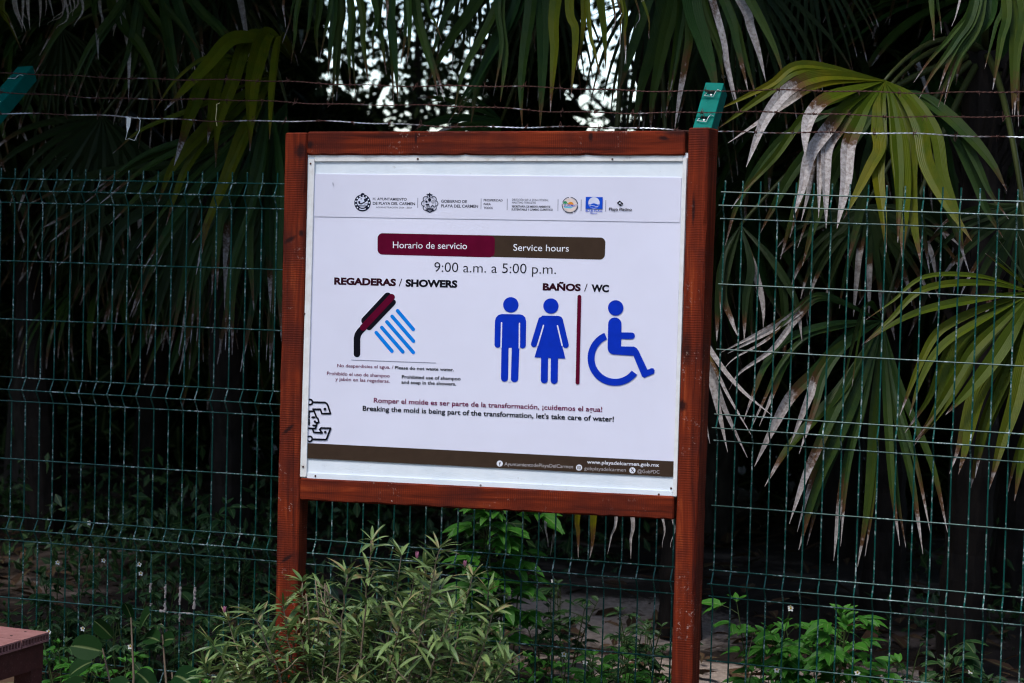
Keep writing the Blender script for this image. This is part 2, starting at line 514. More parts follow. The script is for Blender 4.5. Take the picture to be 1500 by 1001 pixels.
def quad(name, mat, pts, y0, y1, parent):
    """plate between two depths from four (x, z) corners, clockwise seen from the front"""
    m = MB()
    n = len(pts)
    vs = [(p[0], y0, p[1]) for p in pts] + [(p[0], y1, p[1]) for p in pts]
    fs = [tuple(range(n - 1, -1, -1)), tuple(range(n, 2 * n))] + [(i, (i + 1) % n, n + (i + 1) % n, n + i) for i in range(n)]
    m.add(vs, fs)
    o = m.build(name, mat, parent)
    bm = bmesh.new(); bm.from_mesh(o.data); bmesh.ops.recalc_face_normals(bm, faces=bm.faces); bm.to_mesh(o.data); bm.free()
    return o
YB = 0.011
zt_b = ZT - 0.066; zb_b = ZT - SH + 0.062
quad('board', M['board'], [(PWL - 0.004, zt_b), (xr0 + 0.004, zt_b), (xr1 - 0.002, zb_b), (PWL - 0.004, zb_b)], YB, 0.030, sign)
def strip(name, mat, pts_px, yf, yb):
    return quad(name, mat, [tuple(sl(*p, yf)) for p in pts_px], yf, yb, sign)
strip('trim_strip', M['trim'], [(452.5, 233), (460.5, 233), (448.5, 698.5), (439.5, 698.5)], 0.003, 0.0108)
strip('trim_strip', M['trim'], [(1000.5, 231), (1006, 231), (991, 727), (985.5, 727)], 0.003, 0.0107)
strip('trim_strip', M['trim'], [(461, 226), (1000, 227), (1000, 236), (461, 236.5)], 0.006, 0.0106)
strip('trim_strip', M['board'], [(449.5, 693), (985, 720), (985, 729), (449.5, 703)], 0.007, 0.0105)
# screws on the trims
def screw(px, py, y):
    p = sl(px, py, y); m = MB()
    m.tube([(p.x, y, p.y), (p.x, y - 0.0025, p.y)], [0.0032, 0.0024], 10)
    return m.build('screw', M['rust'], sign)
for px, py, y in ((444, 684, 0.003), (455, 240, 0.003), (462, 697.5, 0.007), (704, 711, 0.007), (965, 724.5, 0.007), (983, 715.5, 0.0108), (446, 460, 0.003), (612, 233, 0.006), (897, 233.5, 0.006)):
    screw(px, py, y)

# ---------------------------------------------------------------- poster
YP = 0.0098
poster = quad('poster', M['poster'], [tuple(sl(*p, YP)) for p in ((460, 254.8), (998.5, 260), (986.6, 699.2), (448.7, 671.7))], YP, 0.0109, sign)
header = quad('header_sheet', M['header'], [tuple(sl(*p, 0.0084)) for p in ((460.3, 255.3), (998, 260.5), (995.6, 326), (459, 317.4))], 0.0084, 0.0097, sign)
ycur = [0.0094]
yh = [0.0082]
def nexty(h=False):
    c = yh if h else ycur
    c[0] -= 0.00002
    return c[0]
def ink(name, mat, pts, yl, parent):
    m = MB()
    m.add([(p[0], yl, p[1]) for p in pts], [tuple(range(len(pts)))])
    o = m.build(name, mat, parent)
    bm = bmesh.new(); bm.from_mesh(o.data)
    bmesh.ops.triangulate(bm, faces=bm.faces)
    bmesh.ops.recalc_face_normals(bm, faces=bm.faces)
    bm.to_mesh(o.data); bm.free()
    return o
class Ink:
    """flat printed shapes given in photo pixels on the poster plane; several pieces of one mark make one mesh"""
    def __init__(self, name, mat, h=False):
        self.name, self.mat, self.h, self.m = name, mat, h, MB()
        self.par = header if h else poster
    def P(self, px, py): return sl(px, py, yh[0] if self.h else ycur[0])
    def poly(self, pts):
        y = nexty(self.h)
        q = [self.P(*p) for p in pts]
        self.m.add([(p.x, y, p.y) for p in q], [tuple(range(len(q)))])
        return self
    def disc(self, cx, cy, rx, ry=None, n=36):
        ry = ry or rx
        return self.poly([(cx + rx * math.cos(2 * PI * i / n), cy + ry * math.sin(2 * PI * i / n)) for i in range(n)])
    def arc(self, cx, cy, r0, r1, a0, a1, n=40):
        y = nexty(self.h)
        vs = []
        for i in range(n + 1):
            t = math.radians(a0 + (a1 - a0) * i / n)
            for r in (r0, r1):
                p = self.P(cx + r * math.cos(t), cy + r * math.sin(t)); vs.append((p.x, y, p.y))
        self.m.add(vs, [(2 * i, 2 * i + 1, 2 * i + 3, 2 * i + 2) for i in range(n)])
        return self
    def line(self, pts, w, cap=True):
        for (x0, y0), (x1, y1) in zip(pts[:-1], pts[1:]):
            a = math.atan2(y1 - y0, x1 - x0); r = w / 2
            if cap:
                q = [(x1 + r * math.cos(a + t), y1 + r * math.sin(a + t)) for t in [(-0.5 + i / 10) * PI for i in range(11)]]
                q += [(x0 + r * math.cos(a + t), y0 + r * math.sin(a + t)) for t in [(0.5 + i / 10) * PI for i in range(11)]]
            else:
                dx, dy = -math.sin(a) * r, math.cos(a) * r
                q = [(x0 - dx, y0 - dy), (x1 - dx, y1 - dy), (x1 + dx, y1 + dy), (x0 + dx, y0 + dy)]
            self.poly(q)
        return self
    def done(self):
        o = self.m.build(self.name, self.mat, self.par)
        bm = bmesh.new(); bm.from_mesh(o.data)
        bmesh.ops.triangulate(bm, faces=bm.faces)
        for f in bm.faces:
            f.normal_update()
            if f.normal.y > 0: f.normal_flip()
        bm.to_mesh(o.data); bm.free()
        return o

def text(s, p0, p1, cap, mat, bold=0.0, h=False):
    cu = bpy.data.curves.new('lettering', 'FONT')
    if cap < 6: bold *= 0.55
    elif cap > 10: bold *= 1.35
    cu.body = s; cu.size = 1.0; cu.offset = bold; cu.resolution_u = 4; cu.fill_mode = 'FRONT'
    to = bpy.data.objects.new('lettering', cu)
    C.objects.link(to)
    dg = bpy.context.evaluated_depsgraph_get()
    me = bpy.data.meshes.new_from_object(to.evaluated_get(dg))
    bpy.data.objects.remove(to); bpy.data.curves.remove(cu)
    co = np.empty(len(me.vertices) * 3, dtype=np.float64); me.vertices.foreach_get('co', co); co = co.reshape(-1, 3)
    y = nexty(h)
    a, b = sl(*p0, y), sl(*p1, y)
    e = (b - a); L = e.length; e.normalize(); up = V((-e.y, e.x))
    mm = ((p0[0] + p1[0]) / 2, (p0[1] + p1[1]) / 2)
    ch = (sl(mm[0], mm[1] - cap, y) - sl(mm[0], mm[1], y)).length
    x0, x1 = co[:, 0].min(), co[:, 0].max()
    u = (co[:, 0] - x0) / (x1 - x0) * L
    w = co[:, 1] / (0.682 + 2 * bold) * ch
    out = np.stack([a.x + e.x * u + up.x * w, np.full(len(u), y), a.y + e.y * u + up.y * w], 1)
    me.vertices.foreach_set('co', out.astype(np.float32).ravel())
    me.materials.clear(); me.materials.append(mat); me.update()
    o = bpy.data.objects.new('lettering', me)
    C.objects.link(o); o.parent = header if h else poster
    return o

B2 = 0.038
# header row
text('H. AYUNTAMIENTO', (546.1, 293.4), (595.8, 294.1), 3.9, M['navy'], B2, True)
text('DE PLAYA DEL CARMEN', (546.1, 300), (607.8, 300.8), 4.2, M['navy'], B2, True)
text('ADMINISTRACIÓN 2024 - 2027', (550.6, 305), (603.4, 305.7), 2.3, M['navy'], 0.0, True)
text('GOBIERNO DE', (646.1, 297), (684.1, 297.6), 4.3, M['navy'], B2, True)
text('PLAYA DEL CARMEN', (646.1, 303.8), (700.2, 304.5), 4.3, M['navy'], B2, True)
for s, x1, y in (('PROSPERIDAD', 736.3, 295), ('PARA', 718.9, 300.7), ('TODOS', 721.6, 306.3)):
    text(s, (708.5, y), (x1, y + (x1 - 708.5) * 0.012), 3.3, M['black'], 0.03, True)
text('DIRECCIÓN DE LA ZONA FEDERAL', (750, 294.3), (803.7, 295), 3.0, M['navy'], 0, True)
text('MARÍTIMO TERRESTRE', (750, 298.5), (785, 298.9), 3.0, M['navy'], 0, True)
text('SECRETARÍA DE MEDIO AMBIENTE', (749.6, 304), (806, 304.6), 3.0, M['black'], B2, True)
text('SUSTENTABLE Y CAMBIO CLIMÁTICO', (749.3, 308.4), (809.8, 308.9), 3.0, M['black'], B2, True)
for x, y0, y1 in ((611.9, 290.3, 304.7), (704.7, 291, 306.7), (743, 291.3, 308), (817.4, 292, 309.5), (851.3, 292.4, 309.5), (887.3, 293.5, 310)):
    Ink('divider_line', M['grey'], True).line([(x + .1, y0), (x - .2, y1)], 0.9, False).done()
# town crest: beaded dark ring round a landscape
Ink('crest', M['navy'], True).disc(531, 297.4, 12.1, 12.6).disc(531.3, 284.6, 2.6, 1.6).done()
k = Ink('crest_beads', M['lilac'], True)
for i in range(13):
    t = 2 * PI * (i + 0.5) / 13 + 1.2
    if not (0.9 < (t % (2 * PI)) < 2.2): k.disc(531 + 9.9 * math.cos(t), 297.4 + 10.2 * math.sin(t), 1.15, 1.15, 10)
k.disc(531, 296.6, 7.7, 7.9)
k.arc(531, 297, 9.4, 10.8, 62, 118, 10).done()
Ink('crest_landscape', M['navy'], True).disc(535.6, 293, 2.6, 2.2).line([(526, 298), (529, 299), (533, 297), (537, 294)], 1.9).disc(526.2, 296.3, 1.6).line([(524.5, 301.8), (537, 302)], 1.5).line([(533.5, 299.2), (538, 298.7)], 0.9).disc(529, 291.6, 0.9).done()
# government crest: pale scalloped shield
k = Ink('crest', M['navy'], True)
for i in range(8):
    t = 2 * PI * i / 8
    k.arc(629.4 + 8.4 * math.cos(t), 298.2 + 9 * math.sin(t), 3.2, 4.2, math.degrees(t) - 100, math.degrees(t) + 100, 14)
k.line([(625.5, 284.8), (633, 285.6)], 1.4).line([(629.3, 283.8), (629.3, 288.5)], 2.2).line([(623.5, 308), (629.5, 311), (635, 308.3)], 1.6)
k.disc(629.3, 293, 2.3, 2.6).disc(624.6, 295.6, 1.7).line([(624, 300), (628, 299.4), (628.5, 303.5)], 1.5).line([(625.5, 299.5), (625.5, 304)], 1.2).line([(631, 303.8), (633.5, 300.8), (636.5, 303.6)], 1.2)
k.arc(634.2, 296, 1.4, 2.1, 0, 360, 16).line([(626, 306.2), (633.5, 306.8)], 3.2).done()
Ink('crest_ring', M['grey'], True).arc(629.4, 298, 8.3, 8.9, 0, 360, 40).done()
# beach zone emblem
Ink('beach_emblem_sand', M['sand'], True).disc(834.9, 300.7, 10.2).done()
Ink('beach_emblem_sun', M['orange'], True).arc(836, 300.2, 0.01, 4.3, 180, 360, 20).done()
Ink('beach_emblem_sea', M['cyan'], True).poly([(825.6, 302.6), (841, 303.2), (836, 305.4), (827, 304.9)]).done()
Ink('beach_emblem_palm', M['palmgreen'], True).disc(828, 296.8, 2.8, 1.9).line([(825.5, 298.8), (828.3, 296.5), (831.2, 298.6)], 1.4).line([(828.4, 297), (828, 301)], 0.9).done()
k = Ink('beach_emblem_ring', M['navy'], True)
for a0, a1 in ((-85, -8), (2, 60), (68, 128), (135, 190), (200, 262)): k.arc(834.9, 300.7, 10.9, 11.9, a0, a1, 16)
k.done()
text('ZOFEMAT', (825.6, 302.6), (844.8, 303.2), 3.2, M['flagblue'], 0.03, True)
# blue flag mark
Ink('flag_mark', M['flagblue'], True).poly([(858.1, 288.6), (883, 289), (882.4, 306.4), (857.5, 306)]).done()
Ink('flag_mark_disc', M['lilac'], True).disc(870.1, 297.3, 8.3).done()
k = Ink('flag_mark_wave', M['flagblue'], True)
k.poly([(862.2, 299.2), (864.5, 300), (867, 298.6), (870, 297.9), (873.2, 299), (876, 300), (878, 299.4), (877, 302), (874, 304.4), (870, 305.1), (866, 304.3), (863.2, 301.8)]).done()
Ink('flag_mark_wave_line', M['lilac'], True).line([(863, 302), (866.5, 301), (870.5, 301.9), (874, 303), (876.5, 301.8)], 0.6).done()
text('BLUE FLAG', (857.6, 310), (881.9, 310.5), 3.0, M['flagblue'], 0.03, True)
text('México', (864.8, 313.2), (874.9, 313.4), 1.9, M['flagblue'], 0.02, True)
# platinum beach mark
Ink('diamond_mark', M['black'], True).poly([(903.8, 297.2), (907.2, 294.2), (908, 294.2), (912.8, 298.2), (912.8, 299), (909.3, 302), (908.5, 302), (903.8, 298)]).done()
Ink('diamond_mark_line', M['lilac'], True).line([(907, 297.2), (910.3, 299.6)], 0.8).line([(906.8, 299), (908.6, 297)], 0.7).done()
text('Playa Platino', (892, 308.4), (925.3, 308.9), 4.2, M['black'], B2, True)
# service hours pill
def pill(pts, r, right_only=False, left_only=False):
    (x0, y0), (x1, y1), (x2, y2), (x3, y3) = pts
    out = []
    def corner(cx, cy, a0):
        for i in range(9):
            t = math.radians(a0 + 90 * i / 8); out.append((cx + r * math.cos(t), cy + r * math.sin(t)))
    corner(x0 + r, y0 + r, 180) if not right_only else out.append((x0, y0))
    corner(x1 - r, y1 + r, 270) if not left_only else out.append((x1, y1))
    corner(x2 - r, y2 - r, 0) if not left_only else out.append((x2, y2))
    corner(x3 + r, y3 - r, 90) if not right_only else out.append((x3, y3))
    return out
Ink('hours_banner', M['brown']).poly(pill([(700, 344.6), (886.8, 348.2), (886.1, 380.5), (700, 376)], 7.5, right_only=True)).done()
Ink('hours_banner', M['maroon']).poly(pill([(553.1, 341.8), (725, 345.1), (724.6, 377.2), (553, 373.2)], 7.5)).done()
text('Horario de servicio', (575.5, 363.6), (684, 365.2), 9.4, M['white'], 0.0)
text('Service hours', (751.9, 367.4), (833.2, 368.8), 9.6, M['white'], 0.0)
text('9:00 a.m. a 5:00 p.m.', (636, 398.2), (814.3, 401.6), 13.9, M['black'], -0.004)
text('REGADERAS', (489.4, 416.5), (579.9, 418.7), 10.7, M['dark'], B2)
text('/', (584.0, 419.5), (589.0, 419.6), 10.9, M['dark'], 0.0)
text('SHOWERS', (594, 419.5), (669.8, 421.2), 11.0, M['black'], B2)
text('BAÑOS', (794.9, 425), (850.6, 426.2), 10.8, M['dark'], B2)
text('/', (855.6, 427), (860.4, 427.1), 10.9, M['dark'], 0.0)
text('WC', (866, 427), (891.9, 427.8), 11.0, M['black'], B2)
# shower head pictogram
def z3(ox, oy, s, pts): return [(ox + x / s, oy + y / s) for x, y in pts]
Z = lambda *p: z3(410, 400, 4.003, p)
k = Ink('shower_pictogram', M['black'])
k.line(Z((452, 475), (452, 385), (457, 362), (470, 342), (490, 322)), 9.6)
k.line(Z((500, 280), (632, 138)), 11.5).line(Z((523, 318), (662, 172)), 9.0).line(Z((512, 300), (648, 156)), 10).done()
Ink('shower_grip', M['maroon']).line(Z((488, 320), (655, 142)), 9.6, True).done()
k = Ink('water_drops', M['water'])
for q in (((690, 222), (782, 331)), ((658, 255), (783, 400)), ((627, 287), (782, 466)), ((597, 320), (721, 463)), ((565, 350), (657, 459))): k.line(Z(*q), 5.2)
k.done()
Ink('divider_line', M['grey']).line(Z((418, 510), (915, 528)), 0.8, False).done()
text('No desperdicies el agua. /', (493.9, 537.8), (576.2, 540.3), 4.6, M['wine'], 0.012)
text('Please do not waste water.', (578.4, 540.8), (664.8, 544), 4.7, M['black'], B2)
text('Prohibido el uso de shampoo', (478.9, 549.3), (570.7, 553.1), 4.9, M['wine'], 0.014)
text('y jabón en las regaderas.', (491.2, 557.6), (570.9, 561), 4.9, M['wine'], 0.014)
text('Prohibited use of shampoo', (588.5, 554.4), (674.7, 557.3), 4.9, M['black'], B2)
text('and soap in the showers.', (588, 562.1), (668, 565), 4.9, M['black'], B2)
text('Romper el molde es ser parte de la transformación, ¡cuidemos el agua!', (547.4, 589.9), (882.1, 603.6), 7.3, M['wine'], 0.014)
text("Breaking the mold is being part of the transformation, let's take care of water!", (531.2, 601.6), (899.1, 617.8), 7.5, M['black'], 0.02)
# people pictograms
Z = lambda *p: z3(700, 400, 4.003, p)
k = Ink('man_pictogram', M['blue'])
k.disc(*Z((193, 187))[0], 11.3)
k.line(Z((118, 300), (116, 420)), 9.3).line(Z((264, 303), (262, 424)), 9.3)
k.poly(Z((140, 241), (246, 243), (264, 248), (278, 262), (283, 285), (283, 310), (248, 310), (246, 296), (244, 440), (140, 436), (136, 290), (132, 306), (100, 306), (100, 282), (106, 262), (120, 247)))
k.line(Z((159, 420), (156, 617)), 10.4).line(Z((222, 420), (215, 619)), 10.8).poly(Z((141, 420), (243, 424), (240, 441), (139, 439))).done()
Ink('man_pictogram_gap', M['poster']).line(Z((190, 440), (186, 640)), 3.7, False).line(Z((139, 292), (136, 436)), 1.9).line(Z((244, 296), (243, 440)), 1.9).done()
k = Ink('woman_pictogram', M['blue'])
k.disc(*Z((428, 194))[0], 11.2)
k.line(Z((372, 276), (329, 417)), 9.0).line(Z((481, 278), (515, 422)), 9.0)
k.poly(Z((378, 250), (474, 252), (490, 258), (498, 275), (500, 300), (466, 306), (513, 503), (332, 495), (388, 305), (352, 296), (360, 268)))
k.line(Z((391, 490), (389, 627)), 10.2).line(Z((449, 492), (447, 630)), 10.4).done()
Ink('woman_pictogram_gap', M['poster']).line(Z((385, 308), (350, 425)), 2.0).line(Z((467, 310), (494, 425)), 2.0).done()
Ink('divider_bar', M['maroon']).line(Z((595, 140), (584, 643)), 5.6).done()
k = Ink('wheelchair_pictogram', M['blue'])
k.disc(*Z((808, 205))[0], 11.3)
k.line(Z((803, 300), (800, 440)), 19.6).line(Z((815, 368), (901, 369)), 9.8)
k.poly(Z((800, 430), (915, 432), (930, 440), (942, 456), (995, 568), (1016, 558), (1030, 560), (1037, 574), (1033, 590), (975, 615), (962, 606), (912, 486), (795, 478)))
cx, cy = Z((805, 500))[0]
k.arc(cx, cy, 30.2, 40.4, 37, 247, 60).done()
# outline emblem at the left edge: two serpent heads and a face in profile
Z = lambda *p: z3(440, 570, 11.12, p)
k = Ink('glyph_emblem', M['black'])
c1, c2 = Z((155, 213))[0], Z((150, 812))[0]
k.arc(*c1, 2.6, 5.0, 0, 360, 28).arc(*c2, 2.6, 5.0, 0, 360, 28)
k.line(Z((205, 215), (400, 220), (430, 238), (448, 268), (490, 400), (350, 402), (325, 330), (205, 330)), 2.5)
k.line(Z((130, 362), (220, 362)), 2.4).line(Z((140, 370), (140, 465)), 2.4).line(Z((140, 500), (140, 580)), 2.4)
k.line(Z((218, 345), (262, 462), (285, 480), (300, 540), (285, 550), (240, 542)), 2.4).disc(*Z((210, 460))[0], 3.2, 1.4).disc(*Z((236, 530))[0], 1.7)
k.line(Z((268, 560), (246, 645), (115, 638)), 2.4).line(Z((205, 592), (250, 594)), 2.2)
k.line(Z((198, 655), (218, 705), (355, 715), (315, 660), (338, 634), (492, 640), (425, 818), (412, 825), (200, 818)), 2.5)
k.disc(*Z((400, 328))[0], 2.0).disc(*Z((405, 702))[0], 1.9).done()
# footer
Ink('footer_band', M['brown']).poly([(449.2, 649.2), (986.8, 676), (986.4, 698.9), (448.8, 671.5)]).done()
text('www.playadelcarmen.gob.mx', (860, 679.2), (965.3, 684), 5.2, M['white'], 0.02)
text('AyuntamientodePlayaDelCarmen', (738.9, 682.2), (839.3, 686.4), 5.0, M['pale'], -0.006)
text('gobplayadelcarmen', (855.9, 688.6), (916.7, 691.2), 5.0, M['pale'], -0.006)
text('@GobPDC', (933.8, 692.9), (966, 694), 4.8, M['pale'], -0.006)
for x, y in ((732, 679.3), (848.2, 685.2), (926.4, 689.3)): Ink('icon_disc', M['white']).disc(x, y, 4.5).done()
text('f', (730.9, 682.3), (733.6, 682.4), 5.6, M['brown'], 0.03)
Ink('camera_icon', M['brown']).line([(846.1, 683.1), (850.3, 683.2), (850.2, 687.3), (846, 687.2), (846.1, 683.1)], 0.7).arc(848.2, 685.2, 0.7, 1.3, 0, 360, 16).done()
Ink('cross_icon', M['brown']).line([(924.6, 687), (928.3, 691.6)], 1.2).line([(928.2, 687.1), (924.6, 691.5)], 0.6).done()
# a small smudge near the top left corner
Ink('smudge', M['grey'], True).line([(487.6, 268), (488, 271.5)], 0.9).done()

# ------------------------------------------------------------------ fence
H1 = 1.78; FA = 0.0817; FD = 0.025; WW = 0.05509; WR = 0.0025
def rows():
    a = FA
    z = [(0, 0), (-a / 2, 1), (-a, 0), (-a - .2, 0), (-a - .4, 0), (-a - .6, 0), (-1.5 * a - .6, 1), (-2 * a - .6, 0), (-2 * a - .8, 0),
         (-2 * a - 1, 0), (-2.5 * a - 1, 1), (-3 * a - 1, 0), (-3 * a - 1.2, 0), (-3 * a - 1.4, 0), (-3.5 * a - 1.4, 1)]
    return z
def mesh_fence(x0, n, z0, slope, label):
    r = random.Random(int(x0 * 100))
    root = empty('mesh_fence', (x0, 0, 0), label, 'fence', 'green welded mesh fence panels')
    m = MB()
    for i in range(n):
        x = i * WW; zz = z0 + slope * x
        pts = [(x, 0, zz + 0.036), (x, 0, zz + 0.004)]
        prev = None
        for z, f in rows():
            if f:
                pts += [(x, -FD * 0.93, zz + z + 0.004), (x, -FD, zz + z), (x, -FD * 0.93, zz + z - 0.004)]
            else:
                pts += [(x, 0, zz + z)]
        pts.append((x, 0, zz - 1.74))
        j = r.uniform(-0.0008, 0.0008)
        m.tube([(p[0] + j, p[1] + r.uniform(-.0006, .0006), p[2]) for p in pts], WR, 6)
    m.build('vertical_wires', M['wire'], root)
    h = MB()
    L = (n - 1) * WW
    for z, f in rows():
        y = -FD - 2 * WR * 0.94 if f else -2 * WR * 0.94
        pts = [(-0.012 + (L + 0.024) * i / 14, y + r.uniform(-.0008, .0008), z0 + z + slope * L * i / 14 + r.uniform(-.0006, .0006)) for i in range(15)]
        h.tube(pts, WR * 0.97, 6)
    h.build('horizontal_wires', M['wire'], root)
    return root
mesh_fence(-0.1 - 2.5, 45, H1 + 0.004, 0.0, 'green mesh fence panel left of the tilted dark post, past the frame edge')
mesh_fence(-0.05509, 45, H1, 0.0, 'long green welded mesh fence panel running left from behind the notice board')
mesh_fence(2.5001, 46, H1 + 0.0012, -0.01247, 'green welded mesh fence panel right of the notice board below the large palm leaf')

def clip(name, root, o, ux, uz, un):
    """bent wire clip round a barbed strand: local frame on the arm's face"""
    w = lambda a, b, c: o + ux * a + uz * b + un * c
    m = MB()
    m.tube([w(-.016, .002, .003), w(-.02, -.010, .006), w(.010, -.014, .007), w(.015, .004, .010), (w(.019, .014, .008)), w(.029, .012, .004)], 0.0013, 6)
    c = m.build(name, M['steel'], root)
    s = MB(); q = [w(-.014, .012, .0012), w(.013, .012, .0012), w(.013, .002, .0012), w(-.014, .002, .0012)]
    s.add(q, [(0, 1, 2, 3)]); s.build('slot', M['strap'], c)
    d = MB(); d.tube([w(0, -.003, .0005), w(0, -.003, .003)], 0.0034, 8); d.build('rivet', M['steel'], c)
    return c

def fence_post(base_px, top_px, yb, yt, w, d, label):
    B, T = at(*base_px, yb), at(*top_px, yt)
    root = empty('fence_post', (B.x, B.y, 0), label, 'fence post', 'green box section fence posts')
    def beam(p, q, name, capz=True):
        ax = (q - p).normalized(); ux = V((1, 0, 0)); ux = (ux - ax * ux.dot(ax)).normalized(); un = ux.cross(ax).normalized()
        if un.y > 0: un = -un
        m = MB(); vs = []
        for e in (p, q):
            for a, b in ((-w / 2, 0), (w / 2, 0), (w / 2, -d), (-w / 2, -d)): vs.append(e + ux * a + un * b - root.location)
        m.add(vs, [(0, 1, 5, 4), (1, 2, 6, 5), (2, 3, 7, 6), (3, 0, 4, 7), (3, 2, 1, 0), (4, 5, 6, 7)])
        o = m.build(name, M['post'], root)
        bv = o.modifiers.new('bevel', 'BEVEL'); bv.width = 0.003; bv.segments = 2
        bm = bmesh.new(); bm.from_mesh(o.data); bmesh.ops.recalc_face_normals(bm, faces=bm.faces); bm.to_mesh(o.data); bm.free()
        return ax, ux, un
    beam(V((B.x, B.y, -0.1)), V((B.x, B.y, B.z)), 'pole')
    ax, ux, un = beam(B, T, 'arm')
    L = (T - B).length
    for s in (0.27, 0.76):
        o = B + (T - B) * s - root.location
        clip('wire_clip', root, o, ux, ax, un)
    return B, T
PB, PT = fence_post((1026, 196), (1047, 121), 0.012, 0.135, 0.060, 0.060, 'teal green fence post with angled arm behind the board\'s right post')
QB, QT = fence_post((-30, 176), (37, 97), 0.012, 0.40, 0.060, 0.060, 'dark green fence post with angled arm at the top left corner')

def strand(pxs, Y, mat, label, seed, lit):
    r = random.Random(seed)
    pts = [at(px, py, Y) for px, py in pxs]
    # extend out of frame on both sides
    pts = [pts[0] + (pts[0] - pts[1]).normalized() * 1.2] + pts + [pts[-1] + (pts[-1] - pts[-2]).normalized() * 1.2]
    ls = [0]
    for a, b in zip(pts[:-1], pts[1:]): ls.append(ls[-1] + (b - a).length)
    def pos(s):
        for i in range(len(ls) - 1):
            if s <= ls[i + 1] or i == len(ls) - 2:
                f = (s - ls[i]) / (ls[i + 1] - ls[i]); return pts[i].lerp(pts[i + 1], f)
    o0 = pts[0].copy()
    root = empty('barbed_wire', o0, label, 'barbed wire', 'rusty barbed wire strands above the fence')
    m = MB()
    N = int(ls[-1] / 0.006)
    ph = [r.uniform(0, 6), r.uniform(0, 6), r.uniform(0, 6)]
    def cl(s):
        p = pos(s); return p + V((0, 0.002 * math.sin(s * 3 + ph[0]), 0.0035 * math.sin(s * 7 + ph[1]) + 0.0018 * math.sin(s * 23 + ph[2])))
    for st in (0, PI):
        q = []
        for i in range(N + 1):
            s = ls[-1] * i / N; t = s / 0.034 * 2 * PI + st
            q.append(cl(s) - o0 + V((0, math.cos(t), math.sin(t))) * 0.0013)
        m.tube(q, 0.00125, 4)
    m.build('twisted_wire', mat, root)
    # one barb of each of three kinds, then copies
    kinds = []
    for kx in range(3):
        b = MB()
        for w_ in (0, 1):
            t0 = r.uniform(0, 6); q = []
            for i in range(13):
                t = t0 + i * 2 * PI * 1.6 / 12
                q.append(V((-0.004 + 0.008 * i / 12, 0.0034 * math.cos(t), 0.0034 * math.sin(t))) * (1 if not w_ else -1))
            d0 = V((r.uniform(-.6, .1), q[0].y * 300, q[0].z * 300)).normalized(); d1 = V((r.uniform(-.1, .6), q[-1].y * 300, q[-1].z * 300)).normalized()
            b.tube([q[0] + d0 * 0.014] + q + [q[-1] + d1 * 0.014], [0.0005] + [0.0011] * 13 + [0.0005], 5)
        kinds.append(b.mesh('barb', M['rust']))
    s = r.uniform(0, 0.1)
    while s < ls[-1]:
        o = bpy.data.objects.new('barb', r.choice(kinds)); C.objects.link(o); o.parent = root
        o.location = cl(s) - o0; o.rotation_euler = (r.uniform(0, 6.28), 0, 0)
        s += 0.118 + r.uniform(-.012, .012)
    return root
strand([(0, 109), (200, 114), (416, 121), (800, 129.5), (1037, 133.5), (1250, 134.5), (1500, 134.5)], 0.085, M['rust'], 'rusty barbed wire strand, topmost of the three above the fence', 1, 0)
strand([(0, 137), (200, 144), (416, 150.5), (590, 153), (800, 163.5), (1027, 165), (1250, 168.5), (1500, 172)], 0.045, M['rust'], 'rusty barbed wire strand, middle of the three above the fence', 2, 0)
strand([(0, 165), (200, 173), (416, 178), (650, 184), (800, 187), (1037, 191), (1250, 196), (1500, 200.5)], 0.0, M['galv'], 'partly bright barbed wire strand, lowest of the three, just above the board', 3, 1)

# ------------------------------------------------------------------ plants: materials
G = dict(
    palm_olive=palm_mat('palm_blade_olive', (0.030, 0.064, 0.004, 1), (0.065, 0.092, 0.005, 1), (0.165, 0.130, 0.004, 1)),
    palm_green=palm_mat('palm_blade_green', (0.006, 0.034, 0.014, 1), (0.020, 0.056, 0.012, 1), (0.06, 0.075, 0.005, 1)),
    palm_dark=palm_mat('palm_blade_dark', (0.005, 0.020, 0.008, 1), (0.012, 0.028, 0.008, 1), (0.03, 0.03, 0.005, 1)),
    stalk=flat('palm_stalk', (0.045, 0.055, 0.014), 0.5, 0.3),
    fibre=bark_mat('palm_trunk_fibre', (0.004, 0.003, 0.0025, 1), (0.024, 0.017, 0.013, 1)),
    bark=bark_mat('tree_bark', (0.015, 0.012, 0.010, 1), (0.06, 0.05, 0.04, 1)),
    shrub=leaf_mat('narrow_leaf', (0.040, 0.100, 0.024, 1), (0.19, 0.265, 0.085, 1), 0.40, 0.2, 0.32, (0.26, 0.19, 0.08, 1)),
    twig=flat('shrub_twig', (0.22, 0.16, 0.11), 0.8, 0.2),
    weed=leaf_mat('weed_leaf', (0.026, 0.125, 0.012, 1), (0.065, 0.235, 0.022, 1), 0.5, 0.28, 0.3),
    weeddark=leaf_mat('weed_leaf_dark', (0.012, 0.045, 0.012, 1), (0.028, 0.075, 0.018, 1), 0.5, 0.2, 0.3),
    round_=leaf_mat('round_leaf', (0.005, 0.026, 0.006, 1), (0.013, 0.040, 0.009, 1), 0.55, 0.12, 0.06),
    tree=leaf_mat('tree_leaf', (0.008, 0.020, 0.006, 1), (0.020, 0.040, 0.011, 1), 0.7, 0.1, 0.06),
    weedstem=flat('weed_stem', (0.05, 0.075, 0.02), 0.6, 0.2),
    petal=flat('white_petal', (0.75, 0.75, 0.70), 0.6, 0.2), pink=flat('pink_petal', (0.52, 0.20, 0.30), 0.6, 0.2), purple=flat('purple_petal', (0.22, 0.05, 0.38), 0.6, 0.2),
    eye=flat('yellow_flower_eye', (0.6, 0.38, 0.02), 0.7, 0.1),
    litter=leaf_mat('dead_leaf', (0.03, 0.016, 0.009, 1), (0.11, 0.062, 0.035, 1), 0.8, 0.0, 0.15),
)
